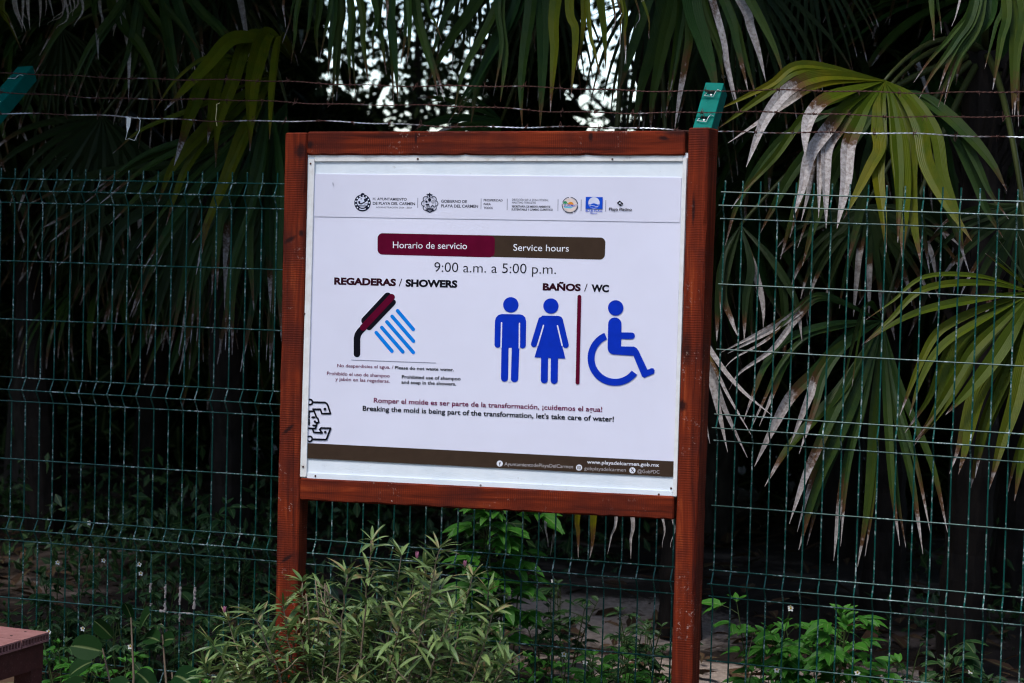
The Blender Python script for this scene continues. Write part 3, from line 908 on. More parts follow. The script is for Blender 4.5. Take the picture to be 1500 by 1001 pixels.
DOWN = V((0, 0, -1))

# ------------------------------------------------------------------ fan palms
def frond_blade(axis, normal, R, n, spread, seed, droop=0.5, joined=0.42, dry=(0.0, 0.12), yellow=(0.0, 0.3), kink=0.12, cup=0.10, wide=1.0):
    """fan leaf built round its hub at the origin: pleated segments, joined near the hub, free and drooping beyond"""
    r = random.Random(seed)
    axis = axis.normalized(); normal = (normal - axis * normal.dot(axis)).normalized()
    side = normal.cross(axis)
    dth = math.radians(spread) / (n - 1)
    m = MB()
    K = 15
    for i in range(n):
        f = i / (n - 1) * 2 - 1
        ang = f * math.radians(spread) / 2 + r.uniform(-.25, .25) * dth
        d = (axis * math.cos(ang) + side * math.sin(ang) - normal * cup * (1 - abs(f)) + normal * r.uniform(-.05, .05)).normalized()
        L = R * (0.80 + 0.20 * math.cos(f * 1.3)) * r.uniform(0.88, 1.08)
        nn = (normal - d * normal.dot(d)).normalized()
        jn = joined * r.uniform(0.85, 1.15)
        kk = r.random() < kink
        kt = r.uniform(0.42, 0.66)
        dr = droop * r.uniform(0.6, 1.5)
        twist = r.uniform(-0.5, 0.5)
        wmax = 2 * jn * L * math.tan(dth / 2) * 1.12 * wide
        c = (r.random(), r.uniform(*dry) + (r.uniform(0.12, 0.42) if kk else 0), r.uniform(*yellow))
        p = V((0, 0, 0)); vs, uvs = [], []
        sway = side * r.uniform(-.12, .12) + V((r.uniform(-.08, .08), r.uniform(-.08, .08), 0))
        for k in range(K + 1):
            t = k / K
            if t < jn: w = 2 * t * L * math.tan(dth / 2) * 1.06 + 0.002
            else:
                q = (t - jn) / (1 - jn)
                w0 = 2 * jn * L * math.tan(dth / 2) * 1.06
                w = (w0 + (wmax - w0) * min(1, q * 4)) * (1 - q ** 2.2) ** 0.95 + 0.0015
            wd = d.cross(nn).normalized()
            ca, sa = math.cos(twist * max(0, t - jn)), math.sin(twist * max(0, t - jn))
            wd2 = wd * ca + nn * sa
            fold = nn * (0.16 * w * (1 if i % 2 else -1) if t < jn else 0.20 * w)
            vs += [p - wd2 * (w / 2), p - fold, p + wd2 * (w / 2)]
            uvs += [(0, t), (0.5, t), (1, t)]
            step = L / K
            pull = dr * (0.25 if t < jn else 0.25 + 2.6 * (t - jn)) / K * 2.2
            if kk and kt < t < kt + 0.14: pull += 0.62
            d = (d + DOWN * pull + (sway * (1.2 / K) if t > jn else V((0, 0, 0)))).normalized()
            nn = (nn - d * nn.dot(d)).normalized()
            p = p + d * step
        fs = []
        for k in range(K):
            a = 3 * k
            fs += [(a, a + 1, a + 4, a + 3), (a + 1, a + 2, a + 5, a + 4)]
        m.add(vs, fs, uvs, c)
    return m

def add_frond(palm, hub, tgt, n, spread, seed, mat, crown, face=(0.75, 0.5), scale=1.0, **kw):
    ax = tgt - hub
    cd = (CAM - hub).normalized()
    nrm = cd * face[0] + V((0, 0, 1)) * face[1]
    m = frond_blade(ax, nrm, ax.length * scale, n, spread, seed, **kw)
    o = m.build('frond', mat, palm, smooth=False)
    o.location = hub - palm.location
    # stalk from the hub back to the crown, arching
    s = MB(); c = crown - hub
    mid = c * 0.5 + V((0, 0, 0.18 * c.length))
    pts = []
    for i in range(13):
        t = i / 12
        pts.append(V((0, 0, 0)) * (1 - t) ** 2 + mid * 2 * t * (1 - t) + c * t * t - ax.normalized() * 0.0)
    s.tube(pts, [0.006 + 0.009 * i / 12 for i in range(13)], 6)
    s.build('leaf_stalk', G['stalk'], o, smooth=True)
    return o

def palm_trunk(palm, crown, r0, seed):
    r = random.Random(seed); m = MB()
    h = crown - palm.location
    pts, rs = [], []
    for i in range(26):
        t = i / 25
        pts.append(V((h.x * t * t + 0.02 * math.sin(t * 5 + seed), h.y * t * t + 0.02 * math.cos(t * 4), h.z * t - 0.1 * (1 - t))))
        rs.append(r0 * (1.15 - 0.3 * t) * (1.07 if i % 2 else 0.96) * r.uniform(0.97, 1.03))
    m.tube(pts, rs, 12)
    m.build('trunk', G['fibre'], palm)
    b = MB()
    for i in range(40):            # old leaf bases round the top of the trunk
        t = r.uniform(0.55, 1.0); a = r.uniform(0, 6.28)
        p = V((h.x * t * t, h.y * t * t, h.z * t)); q = V((math.cos(a), math.sin(a), 0)) * r0
        b.tube([p + q * 0.8, p + q * 1.3 + V((0, 0, 0.06)), p + q * 1.9 + V((0, 0, 0.16 + r.uniform(0, .1)))], [0.022, 0.016, 0.006], 5)
    b.build('leaf_bases', G['fibre'], palm)

def palm_at(px, Y, crown_z, label, seed, r0=0.08, lean=(0, 0)):
    g0 = at(px, 700, Y); p = empty('fan_palm', (g0.x, g0.y, 0.0), label, 'palm', 'fan palms behind the fence')
    cr = V((g0.x + lean[0], g0.y + lean[1], crown_z))
    palm_trunk(p, cr, r0, seed)
    return p, cr

def P3(px, py, Y): return at(px, py, Y)

def finger_frond(palm, hub, fingers, mat, crown, Yt, seed, yellow=(0.1, 0.6), twins=0.45, thin=0.92):
    """fan leaf whose separate fingers follow measured courses: hub (px, py, Y), fingers ((width px, dryness), points...)"""
    r = random.Random(seed); H = P3(*hub); m = MB()
    more = []
    for fg in fingers:
        more.append(fg)
        if twins and r.random() < twins:
            dx, dy = r.choice((-1, 1)) * r.uniform(5, 15), r.uniform(-38, 18)
            n_ = len(fg) - 1
            more.append(((fg[0][0] * r.uniform(.55, .85), fg[0][1] * .5 + r.uniform(0, .1)),) + tuple((x + dx * (i + 1) / n_, y + dy * (i + 1) / n_) for i, (x, y) in enumerate(fg[1:]))) 
    for j, fg in enumerate(more):
        w, dry = fg[0]; pp = [hub[:2]] + list(fg[1:])
        w *= thin
        cl = [0]
        for a, b in zip(pp[:-1], pp[1:]): cl.append(cl[-1] + math.dist(a, b))
        yt = Yt + r.uniform(-.07, .07)
        P = [P3(x, y, hub[2] + (yt - hub[2]) * (c / cl[-1]) ** 0.8) - H for (x, y), c in zip(pp, cl)]
        P = [P[0] * 2 - P[1]] + P + [P[-1] * 2 - P[-2]]
        Q = []
        for i in range(1, len(P) - 2):
            for k in range(7):
                t = k / 7
                Q.append(0.5 * ((2 * P[i]) + (P[i + 1] - P[i - 1]) * t + (2 * P[i - 1] - 5 * P[i] + 4 * P[i + 1] - P[i + 2]) * t * t + (3 * P[i] - P[i - 1] - 3 * P[i + 1] + P[i + 2]) * t ** 3))
        Q.append(P[-2])
        ln = [0]
        for a, b in zip(Q[:-1], Q[1:]): ln.append(ln[-1] + (b - a).length)
        wm = w * (H - CAM).length / F * 1.05
        nn = ((CAM - H).normalized() * 0.8 + V((0, 0, .45)) + V((r.uniform(-.35, .35), 0, 0))).normalized()
        vs, uvs = [], []
        tw = r.uniform(-.7, .7)
        for k, p in enumerate(Q):
            t = min(1.0, ln[k] / ln[-1])
            d = (Q[min(k + 1, len(Q) - 1)] - Q[max(k - 1, 0)]).normalized()
            nn = (nn - d * nn.dot(d)).normalized()
            wd = d.cross(nn)
            an = tw * max(0, t - .4); wd = wd * math.cos(an) + nn * math.sin(an)
            ww = wm * min(1, (t + .03) / .42) ** .85 if t < .42 else wm * max(0.0, 1 - ((t - .42) / .58) ** 2.0) ** .95
            ww = max(ww, .0012)
            vs += [p - wd * ww / 2, p - nn * ww * .2, p + wd * ww / 2]; uvs += [(0, t), (.5, t), (1, t)]
        fs = []
        for k in range(len(Q) - 1):
            a = 3 * k; fs += [(a, a + 1, a + 4, a + 3), (a + 1, a + 2, a + 5, a + 4)]
        m.add(vs, fs, uvs, (r.random(), dry + r.uniform(-.02, .02), r.uniform(*yellow)))
    o = m.build('frond', mat, palm); o.location = H - palm.location
    st = MB(); c = crown - H
    mid = c * .5 + V((0, 0, .18 * c.length))
    st.tube([mid * 2 * t * (1 - t) + c * t * t for t in [i / 12 for i in range(13)]], [.006 + .009 * i / 12 for i in range(13)], 6)
    st.build('leaf_stalk', G['stalk'], o, smooth=True)
    return o

# right palm: the big yellowing fan, the fan at the right edge and the low hanging one
pr, crn = palm_at(1420, 1.75, 2.35, 'fan palm with the big yellowing leaf right of the notice board', 5)
finger_frond(pr, (1296, 118, .80), [
    ((13, .0), (1178, 94), (1127, 124), (1050, 162)), ((15, .0), (1178, 101), (1123, 137), (1052, 188)), ((21, .50), (1210, 110), (1159, 128), (1122, 172), (1093, 245)),
    ((12, .5), (1203, 124), (1140, 160), (1066, 210)), ((25, .45), (1219, 140), (1191, 163), (1181, 190), (1179, 229)), ((13, .10), (1242, 140), (1184, 165), (1136, 229), (1092, 277), (1071, 306)),
    ((21, .55), (1242, 153), (1216, 185), (1187, 226), (1175, 277), (1162, 319)), ((19, .55), (1255, 156), (1235, 181), (1213, 213), (1210, 258), (1210, 335)),
    ((22, .55), (1270, 153), (1258, 178), (1243, 213), (1239, 268), (1226, 335)), ((19, .0), (1285, 146), (1285, 188), (1288, 217), (1274, 245), (1235, 322)),
    ((20, .06), (1293, 149), (1290, 204), (1286, 252), (1294, 322), (1298, 370)), ((28, .04), (1306, 146), (1315, 194), (1320, 239), (1323, 284), (1322, 380)),
    ((20, .04), (1315, 149), (1334, 204), (1334, 265), (1339, 328), (1350, 390)), ((23, .0), (1325, 146), (1347, 188), (1357, 239), (1382, 290), (1424, 354)),
    ((18, .0), (1338, 143), (1370, 194), (1382, 258), (1402, 316), (1412, 366))], G['palm_olive'], crn, .45, 11, (.05, .6), twins=.35, thin=.92)
finger_frond(pr, (1300, 130, .95), [
    ((20, .0), (1354, 146), (1395, 188), (1427, 258), (1443, 303), (1469, 348)), ((20, .0), (1370, 156), (1418, 197), (1453, 239), (1475, 280)), ((20, .02), (1240, 175), (1171, 239), (1130, 309), (1114, 341)),
    ((19, .05), (1255, 170), (1194, 226), (1162, 316), (1143, 380)), ((18, .05), (1270, 180), (1229, 239), (1194, 325), (1175, 390)), ((18, .06), (1285, 180), (1270, 240), (1258, 316), (1242, 385)),
    ((14, .1), (1310, 190), (1345, 300), (1362, 400)), ((14, .1), (1330, 190), (1385, 300), (1420, 400)), ((14, .06), (1250, 150), (1150, 200), (1085, 290), (1062, 360))], G['palm_green'], crn, .72, 18, (.0, .5))
finger_frond(pr, (1514, 428, .50), [
    ((13, .02), (1434, 414), (1352, 424), (1303, 469), (1262, 506)), ((16, .02), (1434, 437), (1357, 453), (1311, 473), (1268, 502)), ((15, .06), (1447, 449), (1393, 473), (1365, 498), (1340, 551), (1318, 609)),
    ((15, .04), (1414, 482), (1373, 514), (1348, 559), (1332, 609)), ((22, .05), (1471, 453), (1414, 494), (1389, 543), (1373, 596), (1340, 652)), ((28, .03), (1480, 461), (1430, 510), (1406, 551), (1377, 600), (1346, 645)),
    ((26, .0), (1485, 480), (1455, 527), (1422, 568), (1385, 608)), ((29, .02), (1492, 473), (1455, 535), (1430, 584), (1414, 658), (1404, 695)), ((27, .03), (1500, 494), (1471, 559), (1443, 625), (1430, 678), (1422, 715)),
    ((26, .03), (1505, 500), (1488, 584), (1467, 650), (1449, 717)), ((24, .03), (1515, 520), (1512, 617), (1496, 678), (1486, 734)), ((24, .03), (1525, 520), (1535, 617), (1530, 690), (1525, 750)),
    ((9, .05), (1480, 400), (1443, 371)), ((9, .05), (1490, 390), (1463, 352)), ((9, .05), (1505, 380), (1488, 335)), ((10, .05), (1530, 380), (1540, 320)), ((20, .05), (1570, 450), (1640, 520))], G['palm_olive'], crn, .22, 12, (.0, .25), twins=.6, thin=.85)
finger_frond(pr, (1292, 470, 1.0), [
    ((13, .45), (1206, 433), (1168, 458), (1131, 483), (1066, 518)), ((11, .5), (1206, 437), (1168, 466), (1131, 512), (1084, 546), (1068, 571)), ((15, .14), (1219, 474), (1156, 495), (1122, 533), (1103, 579), (1089, 617)),
    ((15, .18), (1231, 479), (1185, 491), (1152, 529), (1133, 575), (1112, 625)), ((22, .42), (1240, 491), (1198, 541), (1160, 579), (1131, 630), (1105, 684)), ((17, .40), (1235, 504), (1202, 541), (1185, 583), (1158, 650)),
    ((24, .08), (1240, 558), (1189, 617), (1152, 659), (1120, 713)), ((19, .30), (1235, 575), (1198, 655), (1177, 705), (1156, 768)), ((24, .08), (1265, 546), (1231, 630), (1198, 705), (1170, 806)),
    ((16, .25), (1265, 588), (1244, 663), (1231, 730), (1221, 822)), ((18, .06), (1282, 588), (1277, 671), (1269, 755), (1256, 831)), ((17, .08), (1273, 445), (1258, 504), (1248, 567)),
    ((15, .1), (1300, 600), (1307, 713), (1318, 800)), ((15, .15), (1310, 590), (1335, 700), (1352, 812)), ((14, .1), (1320, 570), (1365, 680), (1388, 780))], G['palm_green'], crn, .70, 13, (.1, .8), twins=.7, thin=.82)
finger_frond(pr, (1440, -150, .60), [
    ((13, .05), (1428, 4), (1400, 60), (1366, 108), (1346, 145)), ((13, .06), (1432, 6), (1402, 66), (1386, 100), (1375, 132)), ((13, .04), (1436, 20), (1398, 90), (1374, 157)), ((22, .04), (1452, 4), (1430, 50), (1410, 80), (1400, 125)),
    ((16, .05), (1474, 0), (1466, 60), (1454, 132)), ((16, .05), (1484, 0), (1484, 80), (1483, 168)), ((15, .05), (1497, 0), (1490, 80), (1486, 171)), ((6, .4), (1405, 5), (1394, 39)), ((15, .05), (1515, 0), (1512, 120)), ((12, .05), (1370, -40), (1368, 60))], G['palm_green'], crn, .40, 14, (.2, .6))
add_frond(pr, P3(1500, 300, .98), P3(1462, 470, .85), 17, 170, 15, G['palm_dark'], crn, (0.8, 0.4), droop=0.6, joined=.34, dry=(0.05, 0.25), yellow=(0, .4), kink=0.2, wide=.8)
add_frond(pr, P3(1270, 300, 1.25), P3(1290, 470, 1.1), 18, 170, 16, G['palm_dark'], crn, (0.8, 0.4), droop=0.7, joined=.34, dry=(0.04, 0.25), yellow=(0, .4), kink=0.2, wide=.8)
finger_frond(pr, (1085, 330, .95), [((13, .2), (1059, 420), (1072, 470), (1082, 495)), ((11, .7), (1112, 420), (1118, 453), (1118, 480)), ((14, .1), (1140, 400), (1150, 480), (1146, 540)), ((13, .1), (1060, 380), (1052, 440), (1050, 500)),
    ((12, .15), (1100, 390), (1092, 440), (1090, 500)), ((12, .15), (1130, 380), (1165, 440), (1175, 500))], G['palm_dark'], crn, .85, 17, (0, .4))
# centre palm: leaves hanging above the board and the dry tips under it
pc, crn = palm_at(1000, 2.0, 3.15, 'fan palm behind the notice board, its leaves hanging above the top rail', 6, lean=(-0.1, -0.5))
finger_frond(pc, (480, -165, .70), [((10, .02), (438, 0), (432, 54), (426, 94)), ((11, .05), (457, 0), (451, 46), (440, 78)), ((13, .0), (469, 0), (463, 49), (467, 92)), ((13, .03), (489, 0), (484, 67), (480, 116)), ((13, .03), (500, 0), (497, 49), (493, 148)),
    ((12, .0), (513, 0), (511, 67), (513, 132)), ((13, .0), (527, 0), (532, 62), (540, 124)), ((12, .0), (548, 0), (546, 54), (547, 85)), ((9, .1), (420, -20), (418, 40)), ((9, .1), (560, -20), (566, 40))], G['palm_green'], crn, .55, 31, (.1, .6))
finger_frond(pc, (590, -190, .75), [((15, .0), (573, 0), (577, 62), (583, 146)), ((16, .0), (608, 0), (621, 62), (635, 108), (641, 140)), ((11, .0), (624, 0), (637, 32), (647, 59)), ((12, .0), (598, -10), (600, 50), (596, 95)), ((12, .0), (556, 0), (560, 60), (566, 110))], G['palm_green'], crn, .60, 32, (.0, .4))
finger_frond(pc, (790, -150, .90), [((19, .0), (694, 8), (659, 59), (624, 124)), ((15, .0), (724, 16), (680, 102), (666, 159)), ((24, .0), (759, 3), (724, 65), (699, 129), (690, 181)), ((13, .0), (753, 13), (707, 102), (670, 170)),
    ((20, .0), (778, 0), (767, 81), (763, 135), (765, 186)), ((20, .0), (794, 0), (795, 81), (791, 189)), ((15, .0), (735, -10), (740, 80), (733, 150)), ((14, .0), (672, -10), (640, 60), (628, 100))], G['palm_green'], crn, .70, 33, (.0, .3))
finger_frond(pc, (850, -190, .65), [((19, .02), (814, 0), (812, 72), (808, 132), (806, 165)), ((15, .0), (834, 0), (843, 48), (837, 139)), ((12, .03), (855, 0), (852, 60), (844, 103)), ((9, .03), (862, 24), (872, 79), (880, 117)), ((14, .0), (879, 0), (885, 48), (888, 105)),
    ((10, .06), (911, 0), (915, 48), (917, 94)), ((7, .08), (931, 0), (931, 41)), ((8, .05), (941, 0), (951, 58)), ((10, .05), (905, 0), (908, 35))], G['palm_olive'], crn, .48, 34, (.0, .4))
finger_frond(pc, (1000, -140, .95), [((22, .0), (973, 0), (956, 72), (941, 120), (927, 189)), ((20, .0), (987, 0), (973, 60), (956, 144), (953, 195)), ((15, .25), (1010, 31), (1004, 91), (995, 144), (988, 192)), ((29, .0), (1013, 0), (1030, 60), (1045, 113), (1050, 150)),
    ((13, .0), (1030, 7), (1052, 72), (1061, 122)), ((15, .08), (1066, 14), (1080, 67), (1096, 134)), ((11, .5), (1054, 36), (1066, 96), (1082, 163)), ((17, .60), (1085, 0), (1100, 41), (1112, 79), (1122, 120)), ((18, .0), (955, -20), (930, 60), (905, 140)),
    ((16, .0), (1000, 0), (990, 80), (975, 170)), ((15, .0), (1080, -30), (1130, 60), (1150, 120))], G['palm_green'], crn, .78, 35, (.0, .5))
finger_frond(pc, (880, 545, .72), [((7, .4), (794, 735), (796, 783)), ((10, .35), (805, 735), (803, 802)), ((13, .10), (822, 735), (812, 780), (806, 815)), ((14, .09), (848, 740), (847, 781), (847, 818)), ((17, .08), (870, 740), (868, 792), (864, 818)),
    ((9, .7), (902, 740), (895, 787), (890, 812)), ((11, .7), (924, 740), (924, 792), (924, 819)), ((8, .7), (966, 745), (970, 802)), ((8, .7), (980, 745), (982, 802))], G['palm_olive'], crn, .58, 41, (.4, .9), twins=0)
finger_frond(pc, (985, 420, .80), [((12, .7), (1035, 540), (1050, 590), (1066, 663)), ((10, .7), (1040, 540), (1062, 600), (1095, 671)), ((9, .7), (1045, 520), (1085, 570), (1131, 609)), ((12, .3), (1020, 560), (1040, 650)), ((10, .7), (1010, 560), (1034, 700))], G['palm_olive'], crn, .66, 42, (.4, .9))
add_frond(pc, P3(735, 176, 1.3), P3(590, 190, 1.1), 13, 130, 43, G['palm_green'], crn, (0.6, 0.7), droop=0.5, joined=.4, dry=(0, 0.1), yellow=(0, .4), kink=0.05)
for i, (hx, hy, tx, ty, Y) in enumerate(((800, -60, 760, 150, 1.5), (960, -40, 985, 190, 1.4), (1080, -60, 1120, 190, 1.3), (1180, -80, 1200, 110, 1.5), (1010, 60, 1030, 260, 1.7), (690, -120, 720, 90, 1.3))):
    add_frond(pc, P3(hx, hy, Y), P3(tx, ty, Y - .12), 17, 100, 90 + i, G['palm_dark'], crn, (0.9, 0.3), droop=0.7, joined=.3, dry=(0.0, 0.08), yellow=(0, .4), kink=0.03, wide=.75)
# left palm
pl_, crn = palm_at(330, 1.9, 2.55, 'fan palm left of the notice board with drooping yellow green leaf fingers', 7)
finger_frond(pl_, (432, 92, 1.05), [((22, .05), (395, 62), (342, 56), (300, 99), (241, 162)), ((24, .04), (405, 60), (366, 54), (342, 117), (319, 186), (316, 246)), ((29, .02), (412, 60), (391, 50), (370, 120), (366, 222)), ((18, .0), (420, 62), (408, 54), (399, 120), (395, 204))], G['palm_olive'], crn, .35, 51, (.1, .5), twins=0, thin=.88)
finger_frond(pl_, (400, 110, 1.0), [((26, .12), (350, 100), (307, 108), (282, 159), (255, 243)), ((22, .04), (360, 95), (331, 86), (316, 129), (304, 210)), ((7, .0), (350, 85), (300, 85), (255, 120), (225, 165)), ((12, .05), (345, 130), (291, 156), (210, 189), (165, 225)),
    ((22, .04), (340, 150), (290, 200), (252, 246), (232, 297)), ((18, .06), (350, 160), (312, 190), (270, 252), (243, 330)), ((20, .04), (360, 180), (330, 260), (300, 330), (282, 356)), ((14, .14), (365, 190), (330, 270), (304, 330), (287, 403))], G['palm_olive'], crn, .50, 59, (.1, .5), twins=0, thin=.8)
finger_frond(pl_, (420, 150, 1.1), [((13, .3), (370, 230), (336, 310), (329, 454)), ((16, .14), (400, 230), (395, 320), (396, 457)), ((18, .03), (380, 240), (350, 330), (330, 400)), ((16, .1), (375, 250), (300, 400), (262, 548)), ((15, .1), (385, 260), (340, 420), (318, 534)),
    ((15, .08), (395, 280), (375, 420), (352, 545)), ((15, .1), (405, 280), (400, 430), (395, 545)), ((16, .05), (415, 250), (412, 380), (410, 470)), ((15, .1), (365, 240), (285, 360), (247, 524)), ((14, .06), (360, 220), (270, 300), (225, 400)), ((16, .02), (420, 240), (430, 350), (432, 450)),
    ((13, .05), (370, 210), (330, 250), (290, 330))], G['palm_green'], crn, .80, 52, (.0, .4))
finger_frond(pl_, (330, 215, 1.45), [((19, .03), (240, 290), (175, 335), (150, 401), (140, 445)), ((18, .03), (250, 300), (200, 350), (170, 420), (158, 470)), ((15, .05), (240, 260), (150, 290), (60, 335)), ((15, .05), (250, 270), (160, 320), (85, 390)), ((15, .08), (260, 300), (215, 400), (190, 465)),
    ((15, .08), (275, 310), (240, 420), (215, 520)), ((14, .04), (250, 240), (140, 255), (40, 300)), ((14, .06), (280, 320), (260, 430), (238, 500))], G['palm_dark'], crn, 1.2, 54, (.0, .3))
finger_frond(pl_, (150, -110, 1.0), [((17, .0), (164, 0), (180, 36), (200, 60), (218, 90), (238, 148)), ((15, .04), (192, 0), (212, 32), (232, 54), (245, 77)), ((13, .02), (212, 4), (240, 46), (252, 86), (262, 106)), ((9, .7), (184, 45), (189, 80), (188, 148)), ((9, .2), (138, 0), (142, 40), (144, 88)), ((6, .5), (146, 0), (150, 30), (144, 60)),
    ((16, .0), (225, -10), (270, 40), (300, 80)), ((14, .0), (185, 10), (215, 90), (225, 170))], G['palm_green'], crn, .85, 56, (.2, .6))
finger_frond(pl_, (40, -130, .9), [((9, .04), (4, 0), (16, 38), (32, 75)), ((8, .7), (20, -10), (33, 44)), ((8, .7), (40, -10), (44, 44)), ((7, .7), (58, -10), (58, 40)), ((6, .7), (66, -10), (66, 24)), ((7, .7), (70, -10), (79, 27)), ((6, .6), (100, -10), (90, 15)), ((6, .6), (104, -10), (106, 24)), ((7, .4), (118, -5), (108, 40)), ((6, .6), (98, 10), (82, 42))], G['palm_olive'], crn, .8, 57, (.1, .5))
for i, (hx, hy, tx, ty, Y) in enumerate(((340, -60, 350, 120, 1.5), (250, 20, 235, 210, 1.6), (90, 40, 100, 230, 1.6), (390, 300, 380, 500, 1.5), (120, 260, 110, 450, 1.8), (290, 330, 300, 540, 1.5))):
    add_frond(pl_, P3(hx, hy, Y), P3(tx, ty, Y - .12), 17, 105, 190 + i, G['palm_dark'], crn, (0.9, 0.3), droop=0.7, joined=.3, dry=(0.0, 0.10), yellow=(0, .4), kink=0.03, wide=.75)
finger_frond(pl_, (395, 140, .95), [((15, .04), (350, 230), (322, 330), (318, 425)), ((15, .04), (375, 240), (365, 340), (372, 455)), ((14, .06), (340, 220), (268, 300), (212, 392)), ((14, .05), (360, 250), (300, 380), (288, 500)),
    ((14, .06), (385, 260), (345, 400), (340, 520)), ((13, .05), (410, 250), (408, 370), (412, 500)), ((14, .04), (330, 200), (230, 262), (160, 330)), ((14, .05), (320, 190), (215, 225), (130, 285)), ((13, .06), (335, 230), (245, 350), (200, 450))], G['palm_green'], crn, .60, 60, (.0, .4), twins=.8, thin=.95)
finger_frond(pl_, (230, -90, .95), [((15, .03), (262, 10), (285, 70), (300, 130)), ((14, .03), (240, 10), (250, 90), (262, 170)), ((14, .03), (205, 10), (195, 90), (170, 170)), ((13, .04), (180, 0), (130, 70), (95, 150)), ((14, .03), (280, 0), (325, 50), (352, 95)), ((13, .05), (160, -20), (90, 40), (50, 110))], G['palm_green'], crn, .80, 61, (.0, .4), twins=.8)
for i, (hx, hy, tx, ty, Y0, Y1) in enumerate(((-10, -330, -110, -150, .1, -.55), (-90, -360, -180, -170, .0, -.5))):  # overhead fans above the view, added to shade the left fence post
    add_frond(pl_, P3(hx, hy, Y0), P3(tx, ty, Y1), 22, 210, 260 + i, G['palm_green'], crn, (0.1, 1.0), droop=0.25, joined=.55, dry=(0.0, 0.08), yellow=(0, .4), kink=0.03)
add_frond(pl_, P3(260, -120, 1.3), P3(330, 60, 1.05), 14, 120, 58, G['palm_dark'], crn, (0.7, 0.5), droop=0.6, joined=.34, dry=(0.0, 0.15), yellow=(0, .3), wide=.8)
add_frond(pl_, P3(150, 170, 1.6), P3(90, 380, 1.4), 16, 140, 55, G['palm_dark'], crn, (0.8, 0.4), droop=0.7, joined=.34, dry=(0.02, 0.15), yellow=(0, .3), wide=.8)

# palms farther back, all from a few leaf patterns
proto = []
for i in range(5):
    m = frond_blade(V((1, 0, -0.22)), V((0.2, 0, 1)), 0.85, 24, 225, 80 + i, droop=0.55 + 0.15 * i, joined=0.36, dry=(-0.03, 0.07), yellow=(0, .4), kink=0.03, wide=.8)
    proto.append(m.mesh('frond', G['palm_dark'] if i % 2 else G['palm_green']))
def back_palm(X, Y, crown_z, nf, label, seed, arm=0.6, low=-0.5):
    r = random.Random(seed)
    p = empty('fan_palm', (X, Y, 0), label, 'palm', 'fan palms behind the fence')
    cr = V((X + r.uniform(-.2, .2), Y + r.uniform(-.2, .2), crown_z))
    palm_trunk(p, cr, 0.085, seed)
    for i in range(nf):
        az = 2.4 * i + r.uniform(-.3, .3); el = r.uniform(low, 1.0)
        d = V((math.cos(az) * math.cos(el), math.sin(az) * math.cos(el), math.sin(el)))
        hub = cr + d * arm * r.uniform(0.7, 1.2)
        o = bpy.data.objects.new('frond', r.choice(proto)); C.objects.link(o); o.parent = p
        o.location = hub - p.location
        o.rotation_euler = (r.uniform(-.4, .4), -el * 0.55 + r.uniform(-.2, .5), az)
        s = MB(); c = cr - hub
        s.tube([V((0, 0, 0)), c * 0.5 + V((0, 0, 0.08)), c], [0.006, 0.010, 0.016], 5)
        so = s.build('leaf_stalk', G['stalk'], o)
        so.matrix_parent_inverse = o.rotation_euler.to_matrix().to_4x4().inverted()

def X_at(px, Y): return at(px, 600, Y).x
for i, (px, Y, cz, nf, lab) in enumerate((
        (1300, 2.9, 2.0, 22, 'dark fan palm in shade behind the low hanging palm leaf right of the board'),
        (1490, 3.3, 2.6, 22, 'dark fan palm in deep shade at the right edge behind the yellowing fan'),
        (60, 3.0, 2.3, 24, 'dark fan palm in deep shade at the far left behind the fence'),
        (220, 3.6, 1.55, 20, 'dark low fan palm behind the drooping yellow green leaf fingers'),
        (1240, 4.4, 1.9, 18, 'dark fan palm far back to the right of the board\'s right post'))):
    back_palm(X_at(px, Y), Y, cz, nf, lab, 100 + i)

